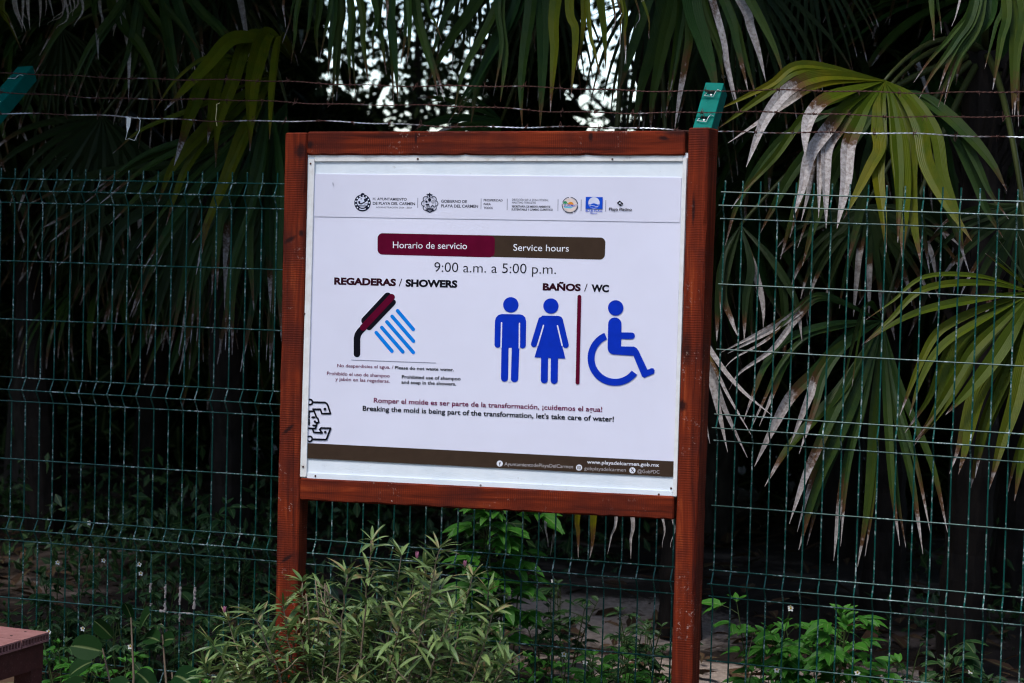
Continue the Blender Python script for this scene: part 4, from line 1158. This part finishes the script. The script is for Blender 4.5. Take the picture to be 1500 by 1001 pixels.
# ------------------------------------------------------------------ trees and thicket behind
def leaf_cloud(name, mat, parent, blobs, n, size, seed, origin=V((0, 0, 0)), keep=None, aspect=0.5):
    """many pointed leaves spread through ellipsoids"""
    r = np.random.default_rng(seed)
    vol = np.array([b[3] * b[4] * b[5] for b in blobs]); pick = r.choice(len(blobs), n, p=vol / vol.sum())
    B = np.array(blobs, dtype=float)[pick]
    d = r.normal(size=(n, 3)); d /= np.linalg.norm(d, axis=1)[:, None]
    rad = r.random(n) ** 0.45
    P = B[:, :3] + d * rad[:, None] * B[:, 3:6]
    # clumps: pull leaves to twig ends
    cl = P[r.integers(0, n, max(8, n // 14))]
    idx = r.integers(0, len(cl), n)
    near = cl[idx] + r.normal(size=(n, 3)) * 0.16
    use = r.random(n) < 0.6
    P[use] = near[use]
    if keep is not None:
        k = keep(P); P = P[k]; n = len(P)
    a = r.normal(size=(n, 3)); a[:, 2] -= 0.5; a /= np.linalg.norm(a, axis=1)[:, None]
    b = r.normal(size=(n, 3)); b -= a * (a * b).sum(1)[:, None]; b /= np.linalg.norm(b, axis=1)[:, None]
    c = np.cross(a, b)
    s = size * r.uniform(0.6, 1.3, n)[:, None]
    w = s * aspect * 0.5
    v = np.stack([P, P + a * s * 0.45 - b * w + c * w * 0.3, P + a * s, P + a * s * 0.45 + b * w + c * w * 0.3], 1).reshape(-1, 3) - np.array(origin)
    m = bpy.data.meshes.new(name)
    m.vertices.add(4 * n); m.vertices.foreach_set('co', v.astype(np.float32).ravel())
    m.loops.add(4 * n); m.loops.foreach_set('vertex_index', np.arange(4 * n, dtype=np.int32))
    m.polygons.add(n); m.polygons.foreach_set('loop_start', np.arange(0, 4 * n, 4, dtype=np.int32))
    m.update(calc_edges=True)
    ul = m.uv_layers.new(name='UVMap'); ul.data.foreach_set('uv', np.tile(np.array([0.5, 0, 0, .5, .5, 1, 1, .5], dtype=np.float32), n))
    ca = m.color_attributes.new('vary', 'FLOAT_COLOR', 'POINT')
    q = np.ones((n, 4, 4), dtype=np.float32); q[:, :, 0] = r.random(n)[:, None]; q[:, :, 1] = (r.random(n) < .1)[:, None]; q[:, :, 2] = 0
    ca.data.foreach_set('color', q.ravel())
    m.materials.append(mat)
    o = bpy.data.objects.new(name, m); C.objects.link(o)
    if parent is not None: o.parent = parent
    return o

def tree(base, h, blobs, n, size, seed, label, group='trees behind the palms', r0=0.12, mat=None, keep=None):
    r = random.Random(seed)
    root = empty('broadleaf_tree', base, label, 'tree', group)
    B = V(base); m = MB()
    top = V((0, 0, h))
    m.tube([V((0, 0, -0.2)), V((.06, .03, h * .35)), V((-.04, .05, h * .7)), top], [r0 * 1.25, r0, r0 * .75, r0 * .5], 9)
    for b in blobs:
        q = V(b[:3]) - B
        for _ in range(3):
            e = q + V((r.uniform(-.7, .7) * b[3], r.uniform(-.7, .7) * b[4], r.uniform(-.5, .7) * b[5]))
            s = V((0, 0, h * r.uniform(.5, .95)))
            mid = s.lerp(e, .5) + V((r.uniform(-.3, .3), r.uniform(-.2, .2), r.uniform(0, .4)))
            m.tube([s, mid, e], [r0 * .45, r0 * .25, 0.012], 6)
            for _ in range(4):
                e2 = mid.lerp(e, r.uniform(.2, .9)); f = e2 + V((r.uniform(-.6, .6), r.uniform(-.6, .6), r.uniform(-.35, .5)))
                m.tube([e2, e2.lerp(f, .5) + V((0, 0, .06)), f], [0.016, 0.011, 0.005], 5)
    m.build('trunk', G['bark'], root)
    leaf_cloud('crown', mat or G['tree'], root, blobs, n, size, seed, B, keep)
    return root

# shade trees whose crowns close the sky over the palms
xl, xc, xr = X_at(100, 5.5), X_at(760, 5.5), X_at(1400, 5.5)
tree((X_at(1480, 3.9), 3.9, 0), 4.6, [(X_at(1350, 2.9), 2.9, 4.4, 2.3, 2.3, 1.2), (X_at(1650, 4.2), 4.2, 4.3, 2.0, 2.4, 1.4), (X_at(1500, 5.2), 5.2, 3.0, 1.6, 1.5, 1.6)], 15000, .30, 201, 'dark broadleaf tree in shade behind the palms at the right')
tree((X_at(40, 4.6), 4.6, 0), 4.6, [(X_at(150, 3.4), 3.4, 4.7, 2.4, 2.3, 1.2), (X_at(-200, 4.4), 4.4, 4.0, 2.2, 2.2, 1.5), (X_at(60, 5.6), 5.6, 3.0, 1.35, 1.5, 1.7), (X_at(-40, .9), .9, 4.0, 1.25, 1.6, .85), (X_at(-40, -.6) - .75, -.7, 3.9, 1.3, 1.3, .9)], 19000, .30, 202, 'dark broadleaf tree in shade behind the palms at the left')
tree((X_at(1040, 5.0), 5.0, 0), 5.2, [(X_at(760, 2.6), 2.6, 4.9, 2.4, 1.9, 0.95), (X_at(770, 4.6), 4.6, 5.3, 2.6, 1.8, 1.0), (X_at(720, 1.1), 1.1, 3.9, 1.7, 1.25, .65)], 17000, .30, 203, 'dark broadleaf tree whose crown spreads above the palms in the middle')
# lacy trees farther off against the sky
tree((X_at(600, 11), 11, 0), 3.6, [(X_at(560, 11), 11, 3.1, 1.5, 1.2, 1.3), (X_at(450, 11.3), 11.3, 2.3, .6, .8, .8), (X_at(690, 11.6), 11.6, 2.6, .9, 1.0, 1.1)], 5600, .10, 211, 'thin leaved tree far behind, lacy against the white sky left of centre', r0=0.045)
tree((X_at(905, 12), 12, 0), 3.4, [(X_at(900, 12), 12, 2.7, 1.3, 1.0, 1.5)], 1900, .10, 212, 'thin leaved tree far behind, against the sky gap left of the teal post', r0=0.04)
rr0 = random.Random(15)
# tall leaf screen behind and beside the camera, added to block low sky light
bk = []
for i in range(26):
    bk.append((-16 + 1.7 * i, -13.5 + rr0.uniform(-1, 1), rr0.uniform(1.0, 3.0), 1.5, 1.3, 2.6))
    bk.append((-16 + 1.7 * i, -13.5 + rr0.uniform(-1, 1), rr0.uniform(4.5, 7.5), 1.6, 1.5, 2.6)); bk.append((-16 + 1.7 * i, -14 + rr0.uniform(-1, 1), rr0.uniform(9, 12), 1.6, 1.5, 2.6))
for i in range(9):
    for sx in (-13, 21):
        bk.append((sx, -12 + 1.6 * i, rr0.uniform(1, 3), 1.5, 1.5, 2.6)); bk.append((sx, -12 + 1.6 * i, rr0.uniform(4.5, 7), 1.5, 1.5, 2.6))
hb = leaf_cloud('added_tree_screen', G['tree'], None, bk, 36000, .5, 78); hb['kind'] = 'stuff'
cn = []  # leaf roof and side walls out of view, added to keep sky light out
for ix in range(8):
    for iy in range(6):
        cn.append((-9 + 2.6 * ix, 0.9 + 2.0 * iy, 5.0 + rr0.uniform(-.2, .6), 1.7, 1.4, .75))
for iy in range(5):
    for sx in (-6.5, 8.5):
        cn.append((sx, 0.6 + 2 * iy, 1.5, 1.1, 1.3, 1.8)); cn.append((sx, 0.6 + 2 * iy, 4.2, 1.1, 1.3, 1.6))
ca_ = leaf_cloud('added_canopy_screen', G['tree'], None, cn, 36000, .42, 79, aspect=.7); ca_['kind'] = 'stuff'
def keep_gap(P):
    x, y, z = P[:, 0] + 0.351 * (P[:, 1] - 7), P[:, 1], P[:, 2]
    g1 = (x > XG[0]) & (x < XG[1]) & (z > np.where(x < X_at(525, 7), 2.5, 2.15))
    g2 = (x > XG[2]) & (x < XG[3]) & (z > 1.98)
    return ~(g1 | g2)
XG = (X_at(425, 7), X_at(715, 7), X_at(822, 7), X_at(945, 7))
bl_ = []
rr = random.Random(5)
for i in range(30):
    px = -150 + 1800 * i / 29
    bl_.append((X_at(px, 7.2), 7.2 + rr.uniform(-.6, .9), rr.uniform(.7, 1.5), .85, .9, 1.2))
    bl_.append((X_at(px + 25, 7.2), 7.4 + rr.uniform(-.6, .9), rr.uniform(2.2, 3.4), .85, .9, 1.3))
for i in range(26):
    bl_.append((X_at(-150 + 1800 * i / 25, 8.6), 8.7 + rr.uniform(-.3, .6), rr.uniform(.4, 1.0), .95, .7, .8))
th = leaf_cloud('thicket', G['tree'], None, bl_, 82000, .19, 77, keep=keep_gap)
th['kind'] = 'stuff'

# ------------------------------------------------------------------ leaves of herbs and shrubs
def leaf(m, base, d, nrm, L, W, prof='lance', curl=0.6, col=(0, 0, 0), K=5, fold=0.25):
    d = d.normalized(); nrm = (nrm - d * nrm.dot(d)).normalized()
    vs, uvs = [], []; p = V(base)
    for k in range(K + 1):
        t = k / K
        if prof == 'lance': w = W * math.sin(PI * min(1, t * 0.94 + 0.06)) ** 0.8 * (1 - 0.25 * t)
        elif prof == 'ovate': w = W * (math.sin(PI * (t ** 0.72)) ** 0.85)
        else: w = W * math.sqrt(max(0, 1 - (2 * t - 1) ** 2))
        w = max(w, 0.0004)
        wd = d.cross(nrm).normalized()
        vs += [p - wd * w / 2 + nrm * (fold * w / 2), p, p + wd * w / 2 + nrm * (fold * w / 2)]
        uvs += [(0, t), (.5, t), (1, t)]
        d = (d + DOWN * curl / K).normalized(); nrm = (nrm - d * nrm.dot(d)).normalized()
        p = p + d * (L / K)
    fs = []
    for k in range(K):
        a = 3 * k; fs += [(a, a + 1, a + 4, a + 3), (a + 1, a + 2, a + 5, a + 4)]
    m.add(vs, fs, uvs, col)
def rdir(r, up=0.3):
    a = r.uniform(0, 6.283); return V((math.cos(a), math.sin(a), up)).normalized()

def shrub(label):
    r = random.Random(9)
    b0 = at(520, 1150, -0.92); b0.z = 0
    root = empty('narrow_leaf_shrub', b0, label, 'shrub')
    tips = [(545, 778), (588, 800), (622, 815), (643, 790), (606, 832), (508, 828), (470, 850), (443, 838), (415, 872), (372, 884), (335, 896), (312, 930),
            (692, 830), (716, 852), (722, 885), (662, 878), (560, 858), (522, 884), (300, 960), (735, 925), (742, 958), (640, 860), (590, 878), (484, 895), (440, 905),
            (400, 920), (360, 935), (545, 915), (610, 915), (655, 930), (700, 930), (500, 940), (455, 955), (410, 965), (350, 975), (310, 1000), (560, 960), (620, 965), (680, 975), (720, 990),
            (520, 985), (470, 1000), (590, 1000), (380, 1010), (650, 1010), (430, 1025), (540, 1030)]
    lf = MB(); st = MB(); bud = []
    for i, (px, py) in enumerate(tips):
        py += 14
        Y = r.uniform(-1.12, -0.74)
        tip = at(px, py, Y) - b0
        base = V((tip.x * 0.35 + r.uniform(-.06, .06), (Y + 0.92) * 0.35, 0.0))
        mid = base.lerp(tip, .55) + V((tip.x * 0.10 + r.uniform(-.05, .05), r.uniform(-.05, .05), -0.02))
        N = 22; pts = []
        for k in range(N + 1):
            t = k / N
            p = base * (1 - t) ** 2 + mid * 2 * t * (1 - t) + tip * t * t
            pts.append(p + V((r.uniform(-.003, .003), r.uniform(-.003, .003), 0)))
        st.tube(pts, [0.0052 * (1 - .7 * k / N) for k in range(N + 1)], 5)
        # leaves along the upper part, thick at the top
        t = 0.30
        while t < 1.0:
            k = min(N - 1, int(t * N)); p = pts[k].lerp(pts[k + 1], t * N - k); ax = (pts[k + 1] - pts[k]).normalized()
            for _ in range(2 if t > .82 else 1):
                d = rdir(r, 0)
                d = (d - ax * d.dot(ax)).normalized() + ax * r.uniform(.15, 1.1)
                L = r.uniform(.055, .112) * (1 if t < .9 else .75)
                leaf(lf, p, d, V((0, 0, 1)) + rdir(r, 0) * .5, L, L * r.uniform(.14, .21), 'lance', r.uniform(.1, 1.1), (r.random(), 1.0 if r.random() < .12 else 0, 0), 6, .35)
            t += r.uniform(.012, .026)
        for _ in range(7):      # top rosette, some blackened tips
            d = rdir(r, r.uniform(.2, 1.3))
            L = r.uniform(.045, .085)
            leaf(lf, tip, d, V((0, 0, 1)) + d * -.3, L, L * .15, 'lance', r.uniform(-.2, .7), (r.random(), 1.0 if r.random() < .35 else 0, 0), 6, .4)
        for _ in range(3):      # side twigs
            k = r.randint(8, N - 3); p = pts[k]; d = rdir(r, .9); q = p + d * r.uniform(.06, .14)
            st.tube([p, p.lerp(q, .5) + V((0, 0, -.006)), q], [.0028, .0022, .0014], 4)
            for j in range(7):
                pp = p.lerp(q, .3 + .7 * j / 6); dd = (rdir(r, .2) + d * .6)
                L = r.uniform(.04, .085)
                leaf(lf, pp, dd, V((0, 0, 1)) + rdir(r, 0) * .5, L, L * r.uniform(.12, .2), 'lance', r.uniform(.1, 1), (r.random(), 1.0 if r.random() < .15 else 0, 0), 6, .35)
    for px, py, qx, qy in ((462, 850, 466, 940), (476, 855, 470, 935), (478, 858, 482, 905), (448, 870, 452, 940)):  # bare pale twigs
        a, b = at(px, py, -1.0) - b0, at(qx, qy, -.95) - b0
        st.tube([b, b.lerp(a, .5) + V((.006, 0, 0)), a], [.0026, .0022, .0016], 5)
    lf.build('foliage', G['shrub'], root); st.build('stems', G['twig'], root, smooth=True)
    for px, py in ((681, 825), (329, 892), (611, 812)):
        p = at(px, py, -1.0) - b0; m = MB()
        for a in range(6):
            leaf(m, p + V((0, 0, -.012)), V((math.cos(a) * .25, math.sin(a) * .25, 1)), V((math.cos(a), math.sin(a), 0)), .020, .007, 'ovate', 0, (0, 0, 0), 4)
        m.build('flower_bud', G['pink'], root)
    return root
shrub('bushy narrow leaved shrub with olive green leaves in front of the notice board')

def flower(root, p, r, mat, size=.011):
    m = MB()
    for i in range(5):
        a = i * 2 * PI / 5 + r.uniform(0, .4); d = V((math.cos(a), -.35, math.sin(a) * .9 + .2))
        leaf(m, p, d, V((0, -1, .3)), size, size * .75, 'ovate', .3, (0, 0, 0), 4)
    f = m.build('flower', mat, root)
    e = MB(); e.tube([p + V((0, -.001, 0)), p + V((0, -.003, .004))], [.0032, .002], 7); e.build('flower_eye', G['eye'], f)

def weed(base, h, nn, leafL, seed, mat, label, group=None, spread=.16, wl=.42, flowers=0, lean=(0, 0), name='leafy_weed'):
    """upright herb: several stems with stalked groups of three to five pointed leaflets"""
    r = random.Random(seed)
    root = empty(name, base, label, 'plant', group)
    lf, st = MB(), MB()
    tops = []
    for s in range(nn):
        a = r.uniform(0, 6.283); rad = spread * math.sqrt(r.random())
        top = V((math.cos(a) * rad + lean[0], math.sin(a) * rad + lean[1], h * r.uniform(.6, 1.0)))
        b = V((top.x * .25, top.y * .25, -0.02))
        mid = b.lerp(top, .5) + V((r.uniform(-.03, .03), r.uniform(-.03, .03), .03))
        pts = [b * (1 - t) ** 2 + mid * 2 * t * (1 - t) + top * t * t for t in [k / 8 for k in range(9)]]
        st.tube(pts, [.0034 - .0018 * k / 8 for k in range(9)], 5)
        tops.append(top)
        nl = max(3, int(h / .07))
        for j in range(nl):
            t = .25 + .75 * (j + r.random() * .6) / nl
            t = min(t, 1)
            p = b * (1 - t) ** 2 + mid * 2 * t * (1 - t) + top * t * t
            d = rdir(r, r.uniform(.2, .8)); q = p + d * leafL * r.uniform(.5, .9)
            st.tube([p, p.lerp(q, .6) + V((0, 0, .004)), q], [.0018, .0014, .001], 4)
            cv = r.random()
            for kx, an in enumerate(r.choice(((-.95, 0, .95), (-1.2, -.6, 0, .6, 1.2)))):
                ca, sa = math.cos(an), math.sin(an); fl = V((d.x, d.y, 0)).normalized()
                dd = V((fl.x * ca - fl.y * sa, fl.x * sa + fl.y * ca, r.uniform(-.15, .25)))
                L = leafL * (1.0 if abs(an) < .3 else .8) * r.uniform(.8, 1.15)
                leaf(lf, q, dd, V((0, 0, 1)) + V((0, -.35, 0)) + rdir(r, 0) * .25, L, L * wl, 'ovate', r.uniform(.3, .8), (min(1, cv * .8 + r.random() * .2), 0, 0), 5, .25)
        for _ in range(4):
            dd = rdir(r, 1.0); leaf(lf, top, dd, V((0, -.4, 1)), leafL * .55, leafL * .55 * wl, 'ovate', .4, (.9, 0, 0), 5)
    lf.build('foliage', mat, root); st.build('stems', G['weedstem'], root)
    for i in range(flowers):
        t = tops[i % len(tops)]; q = t + V((r.uniform(-.02, .02), -.01, r.uniform(.03, .08)))
        s = MB(); s.tube([t, t.lerp(q, .5), q], [.0012, .001, .0009], 4); s.build('flower_stalk', G['weedstem'], root)
        flower(root, q, r, G['petal'])
    return root
def ground_at(px, Y): p = at(px, 900, Y); return (p.x, Y, 0)
# clear individuals
weed(ground_at(1205, .42), .47, 10, .090, 301, G['weed'], 'bright green leafy weed behind the fence right of the right post', spread=.20, flowers=1, lean=(0, 0))
weed(ground_at(1120, .40), .46, 6, .085, 302, G['weed'], 'bright green weed close beside the right post with a pale seed head', spread=.10, flowers=1)
weed(ground_at(1265, .55), .40, 6, .085, 303, G['weed'], 'mid green weed right of the bright leafy weed, on sandy soil', spread=.12)
weed(ground_at(742, .50), .90, 7, .105, 304, G['weed'], 'tall green vine like weed under the board rail right of the shrub', spread=.12)
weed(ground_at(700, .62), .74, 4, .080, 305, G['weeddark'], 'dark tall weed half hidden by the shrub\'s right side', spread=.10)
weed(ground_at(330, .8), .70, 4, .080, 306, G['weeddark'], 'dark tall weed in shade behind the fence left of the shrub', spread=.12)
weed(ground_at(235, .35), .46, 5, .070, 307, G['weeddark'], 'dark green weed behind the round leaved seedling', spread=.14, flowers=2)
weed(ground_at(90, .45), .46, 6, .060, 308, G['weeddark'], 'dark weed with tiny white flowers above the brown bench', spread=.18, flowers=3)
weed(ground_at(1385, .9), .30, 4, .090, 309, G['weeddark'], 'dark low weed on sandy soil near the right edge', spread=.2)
weed(ground_at(1480, .3), .26, 4, .065, 310, G['weeddark'], 'small dark weed with a white flower at the bottom right corner', spread=.12, flowers=1)
rw = random.Random(41)
n = 0
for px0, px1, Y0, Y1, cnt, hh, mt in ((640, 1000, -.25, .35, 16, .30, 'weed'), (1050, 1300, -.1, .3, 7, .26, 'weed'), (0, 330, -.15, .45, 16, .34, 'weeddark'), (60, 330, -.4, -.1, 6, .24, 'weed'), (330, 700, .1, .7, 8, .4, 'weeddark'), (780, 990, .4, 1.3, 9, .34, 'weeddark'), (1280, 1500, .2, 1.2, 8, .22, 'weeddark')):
    for i in range(cnt):
        Y = rw.uniform(Y0, Y1); px = px0 + (px1 - px0) * (i + rw.random()) / cnt
        weed(ground_at(px, Y), hh * rw.uniform(.7, 1.15), rw.randint(3, 5), rw.uniform(.045, .065), 400 + n, G[mt],
             'small green weed among the low growth along the foot of the fence', 'low weeds along the fence', spread=.13, flowers=1 if rw.random() < .3 else 0)
        n += 1

# round leaved seedling at the lower left
def seedling():
    b = at(205, 1060, -.42); b.z = 0
    root = empty('round_leaf_seedling', b, 'seedling with large round glossy leaves left of the shrub', 'plant')
    lf, st = MB(), MB(); r = random.Random(3)
    stems = [((190, 1080), (192, 905)), ((240, 1080), (238, 930)), ((170, 1080), (150, 950)), ((250, 1080), (252, 985))]
    for (a, c) in stems:
        A, Cc = at(*a, -.42) - b, at(*c, -.42) - b
        st.tube([A, A.lerp(Cc, .5) + V((.012, 0, 0)), Cc], [.0045, .0038, .0025], 6)
    for px, py, an, L in ((192, 905, 100, .06), (205, 925, 60, .115), (212, 935, 20, .085), (150, 955, 165, .115), (135, 970, 200, .10), (165, 935, 130, .09), (238, 940, 30, .07), (232, 945, 160, .06), (200, 985, -20, .09), (255, 990, 10, .12), (245, 1000, -40, .10), (190, 1000, 200, .11), (160, 1010, 230, .1), (125, 1000, 190, .09)):
        p = at(px, py, -.42 + r.uniform(-.05, .05)) - b
        d = V((math.cos(math.radians(an)), r.uniform(-.5, -.1), math.sin(math.radians(an))))
        leaf(lf, p, d, V((r.uniform(-.6, .4), -1, r.uniform(.2, 1.2))), L * .92, L * .72, 'round', r.uniform(.2, .9), (r.random(), 0, 0), 9, r.uniform(.1, .4))
    lf.build('foliage', G['round_'], root); st.build('stems', G['twig'], root)
seedling()

# a dry stalk with a seed head beside the right post
s0 = at(1091, 1010, .1); s1 = at(1103, 930, .1)
o = empty('seed_head', (s0.x, s0.y, s0.z - .2), 'dry stalk with round seed head just right of the right post', 'plant')
m = MB(); m.tube([V((0, 0, 0)), V((0, 0, .2)), (s1 - s0) * .6 + V((-.006, 0, .2)), (s1 - s0) + V((0, 0, .2))], [.0016, .0016, .0014, .0012], 5); m.build('stalk', G['twig'], o)
m = MB(); rq = random.Random(2)
for i in range(26):
    leaf(m, (s1 - s0) + V((0, 0, .2)), rdir(rq, rq.uniform(-.6, 1.2)), V((0, 0, 1)), .012, .004, 'lance', .2, (1, 1, 0), 3)
m.build('head', G['twig'], o)

ug = []
ru = random.Random(31)
for i in range(46):
    ug.append((ru.uniform(-3.5, 1.0), ru.uniform(.7, 4.2), ru.uniform(.05, .2), .35, .35, ru.uniform(.12, .3)))
for i in range(14):
    ug.append((ru.uniform(2.6, 4.2), ru.uniform(1.9, 3.6), .08, .3, .3, .15))
ugo = leaf_cloud('undergrowth', G['weeddark'], None, ug, 9000, .06, 91); ugo['kind'] = 'stuff'
# ------------------------------------------------------------------ leaf litter
def litter():
    r = np.random.default_rng(12); n = 5200
    x = r.uniform(-2.5, 5.5, n); y = r.uniform(-1.0, 6.5, n)
    m = MB(); rr_ = random.Random(8)
    for i in range(n):
        a = rr_.uniform(0, 6.283)
        L = rr_.uniform(.03, .11)
        if rr_.random() < .25: L *= 2.2
        leaf(m, V((x[i], y[i], .035 + .05 * rr_.random())), V((math.cos(a), math.sin(a), rr_.uniform(-.1, .4))), V((0, 0, 1)) + rdir(rr_, 0) * .4, L, L * rr_.uniform(.15, .45), 'ovate', rr_.uniform(-.3, .5), (rr_.random(), 0, 0), 3, .3)
    o = m.build('leaf_litter', G['litter'], None); o['kind'] = 'stuff'
litter()

# ------------------------------------------------------------------ plank bench at the lower left
def bench():
    Zt = 0.46
    def hz(px, py, z):           # pixel -> point on the level z
        d = ray(px, py); t = (z - CAM.z) / d.z; return CAM + d * t
    k = MAT_BENCH
    c = hz(72, 926, Zt)          # near right corner of the top
    e1 = (hz(0, 947, Zt) - c); e1.z = 0; e1.normalize()      # run of the cut board ends
    e2 = (hz(0, 917.5, Zt) - c); e2.z = 0; e2.normalize()    # run of the boards
    root = empty('plank_bench', (c.x, c.y, 0), 'brown composite plank bench with hollow board ends at the lower left corner', 'bench')
    O = root.location
    W = .052
    # boards: each with a slotted hollow end
    nb = 3; bw = .142; gap = .004; th = .026
    for i in range(nb):
        m = MB()
        s0 = i * (bw + gap)
        A = V((c.x, c.y, Zt)) - O + e1 * s0
        def q(u, v, w): return A + e1 * u + e2 * v + V((0, 0, -w))
        nh = 9; wall = .0035; cell = (bw - wall) / nh
        Lb = 1.3
        vs = []; fs = []
        m.add([q(0, 0, 0), q(bw, 0, 0), q(bw, Lb, 0), q(0, Lb, 0)], [(0, 1, 2, 3)])
        m.add([q(0, 0, th), q(bw, 0, th), q(bw, Lb, th), q(0, Lb, th)], [(3, 2, 1, 0)])
        m.add([q(0, 0, 0), q(0, Lb, 0), q(0, Lb, th), q(0, 0, th)], [(0, 1, 2, 3)])
        m.add([q(bw, 0, 0), q(bw, Lb, 0), q(bw, Lb, th), q(bw, 0, th)], [(3, 2, 1, 0)])
        m.add([q(0, Lb, 0), q(bw, Lb, 0), q(bw, Lb, th), q(0, Lb, th)], [(0, 1, 2, 3)])
        # end face as a ladder of walls round the cells, cells as short tunnels
        m.add([q(0, 0, 0), q(bw, 0, 0), q(bw, 0, .005), q(0, 0, .005)], [(3, 2, 1, 0)])
        m.add([q(0, 0, th - .005), q(bw, 0, th - .005), q(bw, 0, th), q(0, 0, th)], [(3, 2, 1, 0)])
        for j in range(nh + 1):
            a0, a1 = j * cell, j * cell + wall
            m.add([q(a0, 0, .005), q(a1, 0, .005), q(a1, 0, th - .005), q(a0, 0, th - .005)], [(3, 2, 1, 0)])
            if j < nh:
                b0, b1 = a1, (j + 1) * cell
                for (p0, p1) in (((b0, .005), (b1, .005)), ((b1, .005), (b1, th - .005)), ((b1, th - .005), (b0, th - .005)), ((b0, th - .005), (b0, .005))):
                    m.add([q(p0[0], 0, p0[1]), q(p1[0], 0, p1[1]), q(p1[0], .18, p1[1]), q(p0[0], .18, p0[1])], [(0, 1, 2, 3)])
                m.add([q(b0, .18, .005), q(b1, .18, .005), q(b1, .18, th - .005), q(b0, .18, th - .005)], [(0, 1, 2, 3)])
        b = m.build('seat_board', k, root)
        h = MB()
        for uu in (.035, .107):
            o_ = q(uu, .06, -.0008)
            vs = [o_ + e1 * (.0045 * math.cos(t)) + e2 * (.0045 * math.sin(t)) for t in [kk * PI / 5 for kk in range(10)]]
            h.add(vs, [tuple(range(10))])
            scw = h.build('screw_hole', M['strap'], b); h = MB()
    # skirt and leg under the boards
    A = V((c.x, c.y, Zt - th)) - O
    def q2(u, v, w): return A + e1 * u + e2 * v + V((0, 0, -w))
    def blk(name, u0, u1, v0, v1, w0, w1):
        m = MB(); m.add([q2(u0, v0, w0), q2(u1, v0, w0), q2(u1, v1, w0), q2(u0, v1, w0), q2(u0, v0, w1), q2(u1, v0, w1), q2(u1, v1, w1), q2(u0, v1, w1)],
                       [(0, 1, 2, 3), (7, 6, 5, 4), (0, 4, 5, 1), (1, 5, 6, 2), (2, 6, 7, 3), (3, 7, 4, 0)])
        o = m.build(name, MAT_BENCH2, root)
        bm = bmesh.new(); bm.from_mesh(o.data); bmesh.ops.recalc_face_normals(bm, faces=bm.faces); bm.to_mesh(o.data); bm.free()
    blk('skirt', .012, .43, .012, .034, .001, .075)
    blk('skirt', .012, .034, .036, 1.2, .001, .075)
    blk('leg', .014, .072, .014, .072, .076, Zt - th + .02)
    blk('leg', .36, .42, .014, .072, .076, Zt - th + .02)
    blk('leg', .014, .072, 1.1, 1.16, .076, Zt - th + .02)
def bench_mat(name, a, b):
    k = NT(name, 0.7, 0.25)
    v = k.coord('Object'); n = k.noise(v, 30, 4, .65); s = k.noise(v, 160, 3, .7)
    col = k.ramp(n, [(.3, a), (.7, b)])
    k.col(k.mix(k.ramp(s, [(.6, 0.), (.75, .4)]), col, (.3, .2, .19, 1))); k.bump(s, .3, .002)
    return k.m
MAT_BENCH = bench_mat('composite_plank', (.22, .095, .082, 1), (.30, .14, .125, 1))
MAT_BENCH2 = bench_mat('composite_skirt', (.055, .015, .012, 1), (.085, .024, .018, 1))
bench()

# ------------------------------------------------------------------ bits caught on the wires
p0 = at(190, 172, -.003)
m = MB()
m.add([V((-.012, 0, .002)), V((.006, 0, .002)), V((.004, -.004, -.03)), V((-.006, -.006, -.055)), V((-.010, -.004, -.03))], [(0, 1, 2, 4), (4, 2, 3)])
m.tube([V((-.006, -.004, -.05)), V((-.012, -.004, -.075)), V((.002, -.005, -.072)), V((.022, -.004, -.078)), V((.040, -.004, -.045)), V((.042, -.003, -.01)), V((.03, -.003, .002))], .0012, 5)
o = m.build('plastic_scrap', M['petal'] if 'petal' in M else G['petal'], None); o.location = p0
tag(o, 'torn white plastic scrap and thread caught on the lowest barbed wire at left', 'litter')
p0 = at(318, 152, .044)
m = MB(); m.tube([V((.012, -.003, .002)), V((0, -.004, -.003)), V((.001, -.004, -.02)), V((-.002, -.004, -.05)), V((.003, -.004, -.075))], .0016, 5)
o = m.build('thread_scrap', flat('straw_thread', (.55, .48, .25)), None); o.location = p0
tag(o, 'pale thread knotted on the middle barbed wire above the yellow green leaves', 'litter')
# crusts left on the wires near the shrub
crust = flat('pale_crust', (.38, .33, .30), .95, .1)
p0 = at(255, 905, -.006)
m = MB(); rc = random.Random(6)
def lump(px0, py0, px1, py1, n):
    pts = []
    for i in range(n): pts.append(at(px0 + (px1 - px0) * i / (n - 1), py0 + (py1 - py0) * i / (n - 1), -.004) - p0 + V((rc.uniform(-.0015, .0015), 0, rc.uniform(-.001, .001))))
    m.tube(pts, [rc.uniform(.0022, .0058) for _ in pts], 6)
for a in ((221, 855, 220, 868, 6), (221, 884, 220.5, 888, 4), (242.5, 856, 242, 876, 9), (242, 880, 242, 896, 7), (264, 860, 263.5, 886, 11), (263.5, 900, 263, 911, 6), (285.5, 860, 284.5, 892, 12), (234, 895, 246, 897, 6), (252, 897.5, 283, 899.5, 12)): lump(*a)
o = m.build('dried_crust', crust, None); o.location = p0
tag(o, 'pale dried crust stuck on the mesh wires left of the shrub', 'crust')
